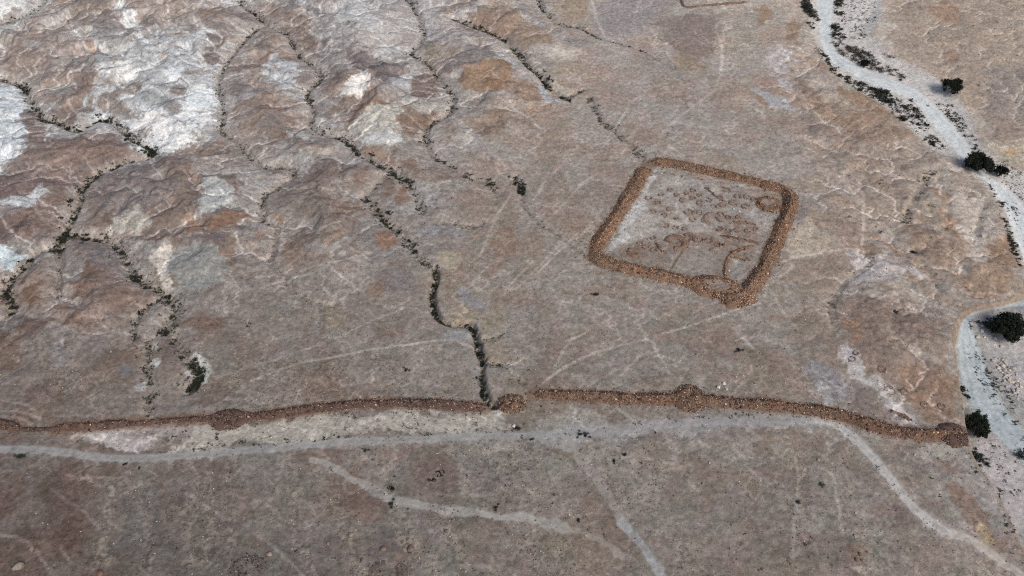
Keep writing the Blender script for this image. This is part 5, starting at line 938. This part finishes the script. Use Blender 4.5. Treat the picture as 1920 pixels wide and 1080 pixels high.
# ------------------------------------------------------------------ acacia trees
def tree(px, dia, hgt, label, seed, n=2600, squash=.42, lean=(0, 0)):
    c = ground_at(np.array([px], np.float32))[0]; r = np.random.default_rng(seed); t = tag(empty('acacia_tree', c), label, 'tree', 'black acacia trees along the wadi')
    R_ = dia / 2; parts = [stick((0, 0, -.3), (.1, .05, hgt * .38), .26, .2, 8)]; lob = []
    for i in range(26):
        a = i * 2.4 + r.normal(0, .25); q = R_ * math.sqrt((i + .5) / 26) * r.uniform(.66, .88); zz = hgt * (.30 + .48 * math.sqrt(max(0, 1 - (q / R_) ** 2)) * r.uniform(.3, 1.1))
        e = np.array([q * math.cos(a), q * math.sin(a) * r.uniform(.85, 1.1), zz]); m_ = e * np.array([.5, .5, .72]); parts += [stick((.1, .05, hgt * .36), m_, .13, .08, 6), stick(m_, e * np.array([.9, .9, .95]), .08, .03, 5)]
        lob.append((*e, R_ * r.uniform(.22, .34)))
        for _ in range(2): lob.append((*(e + r.normal(0, .13 * R_, 3) * np.array([1, 1, .7])), R_ * r.uniform(.13, .24)))
    V, F = join(parts); mesh_of('trunk', V, F, M_bark, None, True, t)
    V, F = leaf_cloud(r, int(n * 2.4), np.array(lob), .026 * dia, .85); mesh_of('crown', V, F, M_acacia, None, False, t); return t
tree((1830, 320), 9.6, 5.6, 'widest black acacia, its round crown over the bend of the gravel bed', 1, 3600)
tree((1873, 330), 4.8, 3.6, 'small black acacia right beside the widest one', 2, 1800)
tree((1783, 173), 7.9, 4.8, 'black acacia standing by itself on the tan slope above the wadi', 3, 2600)
tree((1620, 125), 4.0, 2.9, 'small round green black tree on the shingle right of the far wadi bed', 4, 1500)
tree((1886, 628), 9.4, 5.5, 'big black acacia inside the wadi loop beside pale boulders', 5, 4200)
tree((1872, 618), 4.8, 4.1, 'thin dark acacia merging with the big one inside the wadi loop', 8, 1200)
tree((1826, 805), 6.1, 4.1, 'black acacia under the cliff at the end of the siege wall', 6, 3000)
tree((1836, 818), 4.0, 3.1, 'lower black acacia overlapping the one at the end of the siege wall', 7, 1700)
# ------------------------------------------------------------------ boulders, stone rings, stone letters
ROCKS = []
for i in range(6):
    v, f = rough_ico(rough_ico(ICO3, 300 + i, .0), 340 + i, .012); ROCKS.append((v * (1 + .12 * fbm(v[:, 0] * 2 + i, v[:, 1] * 2 + v[:, 2], 1.0, 3, 380 + i))[:, None], f))
rb = np.random.default_rng(31)
def boulder(px, d, colour, label, group=None, hgt=.7, elong=1.25, ang=None, sink=.25, name='boulder'):
    c = ground_at(np.array([px], np.float32))[0]; v, f = ROCKS[int(rb.integers(6))]; a = rb.random() * 3.14 if ang is None else ang
    w_ = v * np.array([d / 2 * elong, d / 2, d / 2 * hgt]); ca, sa_ = math.cos(a), math.sin(a); w_ = np.stack([w_[:, 0] * ca - w_[:, 1] * sa_, w_[:, 0] * sa_ + w_[:, 1] * ca, w_[:, 2]], 1)
    col = np.repeat(lin(colour)[None], len(v), 0) * (1 + .18 * fbm(w_[:, 0] * 3 + px[0], w_[:, 1] * 3 + w_[:, 2] * 2, 1.0, 3, 95)[:, None])
    o = mesh_of(name, w_, f, M_rock, col, False); o.location = (c[0], c[1], c[2] + d * hgt * (.5 - sink)); return tag(o, label, 'boulder', group)
BOULD = [((36, 1064), 2.6, (150, 132, 118), 'largest pale boulder, on the dark brown plain at the lower left corner'), ((69, 1028), 1.2, (122, 84, 74), 'dark red boulder above the largest pale one'), ((189, 1076), 1.6, (140, 92, 72), 'rusty boulder at the lower edge on the dark brown plain'),
 ((354, 1060), 1.0, (120, 102, 94), 'brown boulder left of the stone ring, lower of two'), ((379, 1052), .9, (130, 112, 102), 'brown boulder left of the stone ring, upper of two'), ((505, 1040), 1.2, (168, 132, 112), 'orange tan boulder right of the stone ring'), ((615, 1020), .8, (150, 124, 112), 'small tan boulder on the grey patch between two rills'),
 ((658, 1003), 1.3, (150, 126, 108), 'tan boulder with a dark collar of scrub beside a stony rill'), ((719, 1031), 1.3, (148, 112, 92), 'rusty boulder alone on the grey gravel below the faint track'), ((770, 1030), 1.7, (120, 98, 88), 'brown boulder with scrub at its foot, right of the rusty one'), ((679, 1050), .9, (96, 92, 90), 'round dark grey boulder below the tan one'),
 ((600, 981), .7, (140, 118, 108), 'small brown boulder, upper of a pair on a reddish patch'), ((599, 987), .7, (136, 114, 104), 'small brown boulder, lower of a pair on a reddish patch'), ((837, 996), 1.0, (118, 98, 90), 'brown boulder right of the tracks on the lower plain'), ((550, 982), .7, (150, 146, 142), 'small grey white boulder in a stony rill'), ((575, 1045), .8, (130, 112, 104), 'small brown boulder beside a stony rill near a dark bush'),
 ((1347, 727), 1.1, (205, 198, 190), 'white boulder above the siege wall, left of two'), ((1357, 720), 1.1, (208, 202, 194), 'white boulder above the siege wall, right of two'), ((1362, 731), .9, (180, 176, 174), 'grey white boulder below the pair of white ones'), ((1380, 707), .6, (180, 172, 168), 'small pale stone up the slope from the white boulders'), ((1393, 704), .5, (180, 172, 168), 'tiny pale stone farther up the slope from the white boulders'), ((1428, 688), .5, (190, 182, 178), 'last tiny pale stone up the slope, toward the grey triangle'),
 ((963, 800), 1.1, (210, 206, 202), 'white boulder beside a black bush on the road edge'), ((1367, 508), .7, (215, 208, 200), 'bright white stone in the yard of the camp'), ((1386, 397), .9, (214, 210, 204), 'bright white stone in the camp, right of the big open ring'), ((1375, 392), .8, (205, 202, 198), 'white stone left of the brightest one in the camp'), ((1201, 459), .5, (205, 196, 186), 'tiny white stone inside a hut ring near the camp wall'),
 ((1534, 863), .8, (172, 150, 130), 'small tan boulder alone on the brown slope below the road'), ((1514, 727), .6, (175, 150, 125), 'small orange stone beside the grey triangle'), ((1484, 1059), .8, (140, 112, 100), 'small reddish boulder low on the brown slope'), ((1430, 1068), .9, (140, 110, 96), 'reddish boulder near the lower edge on the brown plain'), ((1424, 1070), .7, (136, 108, 95), 'smaller reddish stone touching the one near the lower edge'),
 ((1318, 907), .7, (142, 116, 96), 'small ochre stone on the plain below the road'), ((1330, 868), .6, (180, 166, 160), 'small pale stone on the plain below the road'), ((1715, 853), .6, (190, 176, 166), 'pale stone on the slope under the siege wall'), ((1604, 962), .5, (185, 178, 172), 'tiny pale stone on the slope left of the road descent'), ((208, 660), .6, (190, 170, 160), 'tiny pale stone on the dark brown plain above the siege wall'),
 ((1613, 1040), 1.0, (140, 104, 84), 'rusty boulder, topmost of a rusty cluster at the lower right'), ((1606, 1050), .9, (132, 98, 80), 'rusty boulder, left one of a rusty cluster at the lower right'), ((1618, 1052), .8, (150, 114, 90), 'rusty boulder, right one of a rusty cluster at the lower right'), ((1603, 1005), .8, (160, 140, 118), 'tan boulder above the rusty cluster at the lower right'),
 ((1860, 588 + 28), 1.24, (178, 172, 172), 'grey white boulder at the left foot of the big acacia in the wadi loop'), ((1841, 621), 1.12, (214, 210, 206), 'white boulder farthest left of the big acacia in the wadi loop'), ((1841, 612), 0.81, (200, 198, 198), 'white boulder behind the leftmost one by the big acacia'), ((1833, 633), 1.24, (196, 194, 194), 'flat pale boulder on the gravel at the inner bank'), ((1866, 635), 1.18, (200, 196, 194), 'pale boulder below the dark acacias in the wadi loop'), ((1846, 633), 0.74, (206, 204, 202), 'pale boulder next to the flat one on the inner bank'), ((1876, 650), 0.99, (190, 186, 182), 'pale slab below the big acacia'),
 ((1850, 636), 0.62, (188, 184, 182), 'small pale boulder between the flat one and the acacias'), ((1854, 630), 0.56, (198, 194, 192), 'small white boulder under the thin acacia')]
for px, d, c, lb in BOULD: boulder(px, d * .85, tuple(np.mean(c) + (np.array(c) - np.mean(c)) * .55), lb)
rc = np.random.default_rng(8); 
for k in range(62):
    t = rc.random(); x = 1873 + 42 * t + rc.normal(0, 7); y = 672 + 72 * t + rc.normal(0, 8)
    boulder((x, y), rc.uniform(.4, 1.0) * (1.3 if k < 8 else 1), tuple(np.array([186, 178, 170]) + rc.normal(0, 9)), 'pale boulder in the long heap of boulders inside the wadi loop', 'boulders heaped inside the wadi loop')
hut((466, 1065), 2.5, 2.0, -.9, 'ring of dark stones with a pale middle near the lower edge of the plain', dict(core=(88, 80, 77), dark=(44, 46, 44), mid=(98, 82, 76), pale=(176, 168, 162)), 5.3, .22, 16, 0, 'stone ring', None, 'stone_ring', .4)
hut((728, 1075), 2.7, 2.0, 1.4, 'wide broken ring of reddish stones at the lower edge of the plain', dict(core=(96, 86, 82), dark=(66, 54, 50), mid=(112, 88, 80), pale=(170, 150, 140)), 5.4, .2, 14, 0, 'stone ring', None, 'stone_ring', .45)
for px, r_, lb in [((1598, 674), .9, 'small ring of stones high on the pale diagonal strip'), ((1670, 734), 1.5, 'ring of brown stones on the pale diagonal strip, lower of two'), ((1605, 662), .7, 'tiny stone ring at the top of the pale diagonal strip'), ((1734, 760), 1.0, 'small stone ring on the brown ground near the siege wall'), ((1766, 762), .9, 'small stone ring right of another, near the cliff edge'), ((1696, 735), 1.0, 'small rusty stone ring beside the pale diagonal strip'), ((1654, 693), 1.0, 'small rusty ring above the pale strip on the brown mound')]:
    hut(px, r_ * .8, r_ * .8, rb.random() * 6.28, lb, PAL_HUT, 5.4, .2, 7, 0, 'stone ring', 'small stone rings near the wadi', 'stone_ring')
for pts, lb in [('1670,770 1685,775 1700,782 1705,790', 'low curved bank of brown stones on the pale strip by the siege wall'), ('1690,782 1700,778', 'short bank of stones beside the curved one')]:
    e = tag(empty('low_wall'), lb, 'ruined wall', 'stone banks on the pale strip'); bank(e, pts, 1.0, .35, 8, rw, PAL_HUT, size=(.09, .22))
# dark stones laid out as letters on the lower plain
STROKES = ['817.8,884.6 824.4,883.5', '824.4,883.5 826.6,889.4', '826.8,882 829.3,881.2', '831.6,882.2 832.9,886.6', '820.4,890.8 822.8,890.2', '820.3,893.4 821.8,893.4', '824.8,893 829.8,892.2', '826.5,891 829.6,892',
 '802.6,899.6 803.7,902', '802.8,899.2 804.6,898.6 807,899.5', '806.6,901.6 809.4,901.4', '809.8,900.6 812,897.9', '812,898 812.6,899.6', '811.4,902.3 813.4,902.7', '814.4,899.4 815.4,900.5 817.2,899.8', '817.4,899 817.4,901.6']
lt = np.random.default_rng(5); pos = []
for s in STROKES:
    g = ground_at(P(s))[:, :2]; c, t = resample(g, .11); pos.append(np.repeat(c, 2, 0) + lt.normal(0, .05, (2 * len(c), 2)))
pos = np.concatenate(pos); z = zat(pos[:, 0], pos[:, 1]) + .04; c0 = np.array([*pos.mean(0), z.mean()])
V, F, C = stone_field(np.c_[pos, z] - c0, lt.uniform(.10, .18, len(pos)), np.repeat(lin((40, 34, 34))[None], len(pos), 0) * lt.uniform(.7, 1.3, (len(pos), 1)), lt)
o = mesh_of('stone_letters', V, F, M_rock, C); o.location = c0; tag(o, 'dark stones laid out as two lines of letters on the plain below the road', 'stone letters')
# loose stones all over the plain, thickest near the ruins and in the rills
rl = np.random.default_rng(12); N = 22000
dn = rl.uniform(math.tan(R(90 - 61)), math.tan(R(90 - 30)), N) ; yy = H * dn; xx = rl.uniform(-.62, .62, N) * (yy * CP + H * SP)
nz = fbm(xx, yy, 14, 4, 301); kp = rl.random(N) < np.clip(.35 + 1.4 * nz, .03, 1); xx, yy = xx[kp], yy[kp]
extra = [g[rl.integers(0, len(g), 110)] + rl.normal(0, 1.5, (110, 2)) for g in rill_xy]; ex = np.concatenate(extra); xx = np.r_[xx, ex[:, 0]]; yy = np.r_[yy, ex[:, 1]]
nl = len(xx); tcol = rl.random(nl)[:, None]; lc = np.where(tcol < .55, lin((92, 80, 75)), np.where(tcol < .85, lin((128, 110, 100)), lin((186, 174, 164)))) * rl.uniform(.75, 1.25, (nl, 1))
V, F, C = stone_field(np.c_[xx, yy, zat(xx, yy) + .02], .06 + .16 * rl.random(nl) ** 2.5, lc.astype(np.float32), rl, .7)
tag(mesh_of('loose_stones', V, F, M_rock, C), 'countless loose stones strewn over the plain', 'stones', kind='stuff')
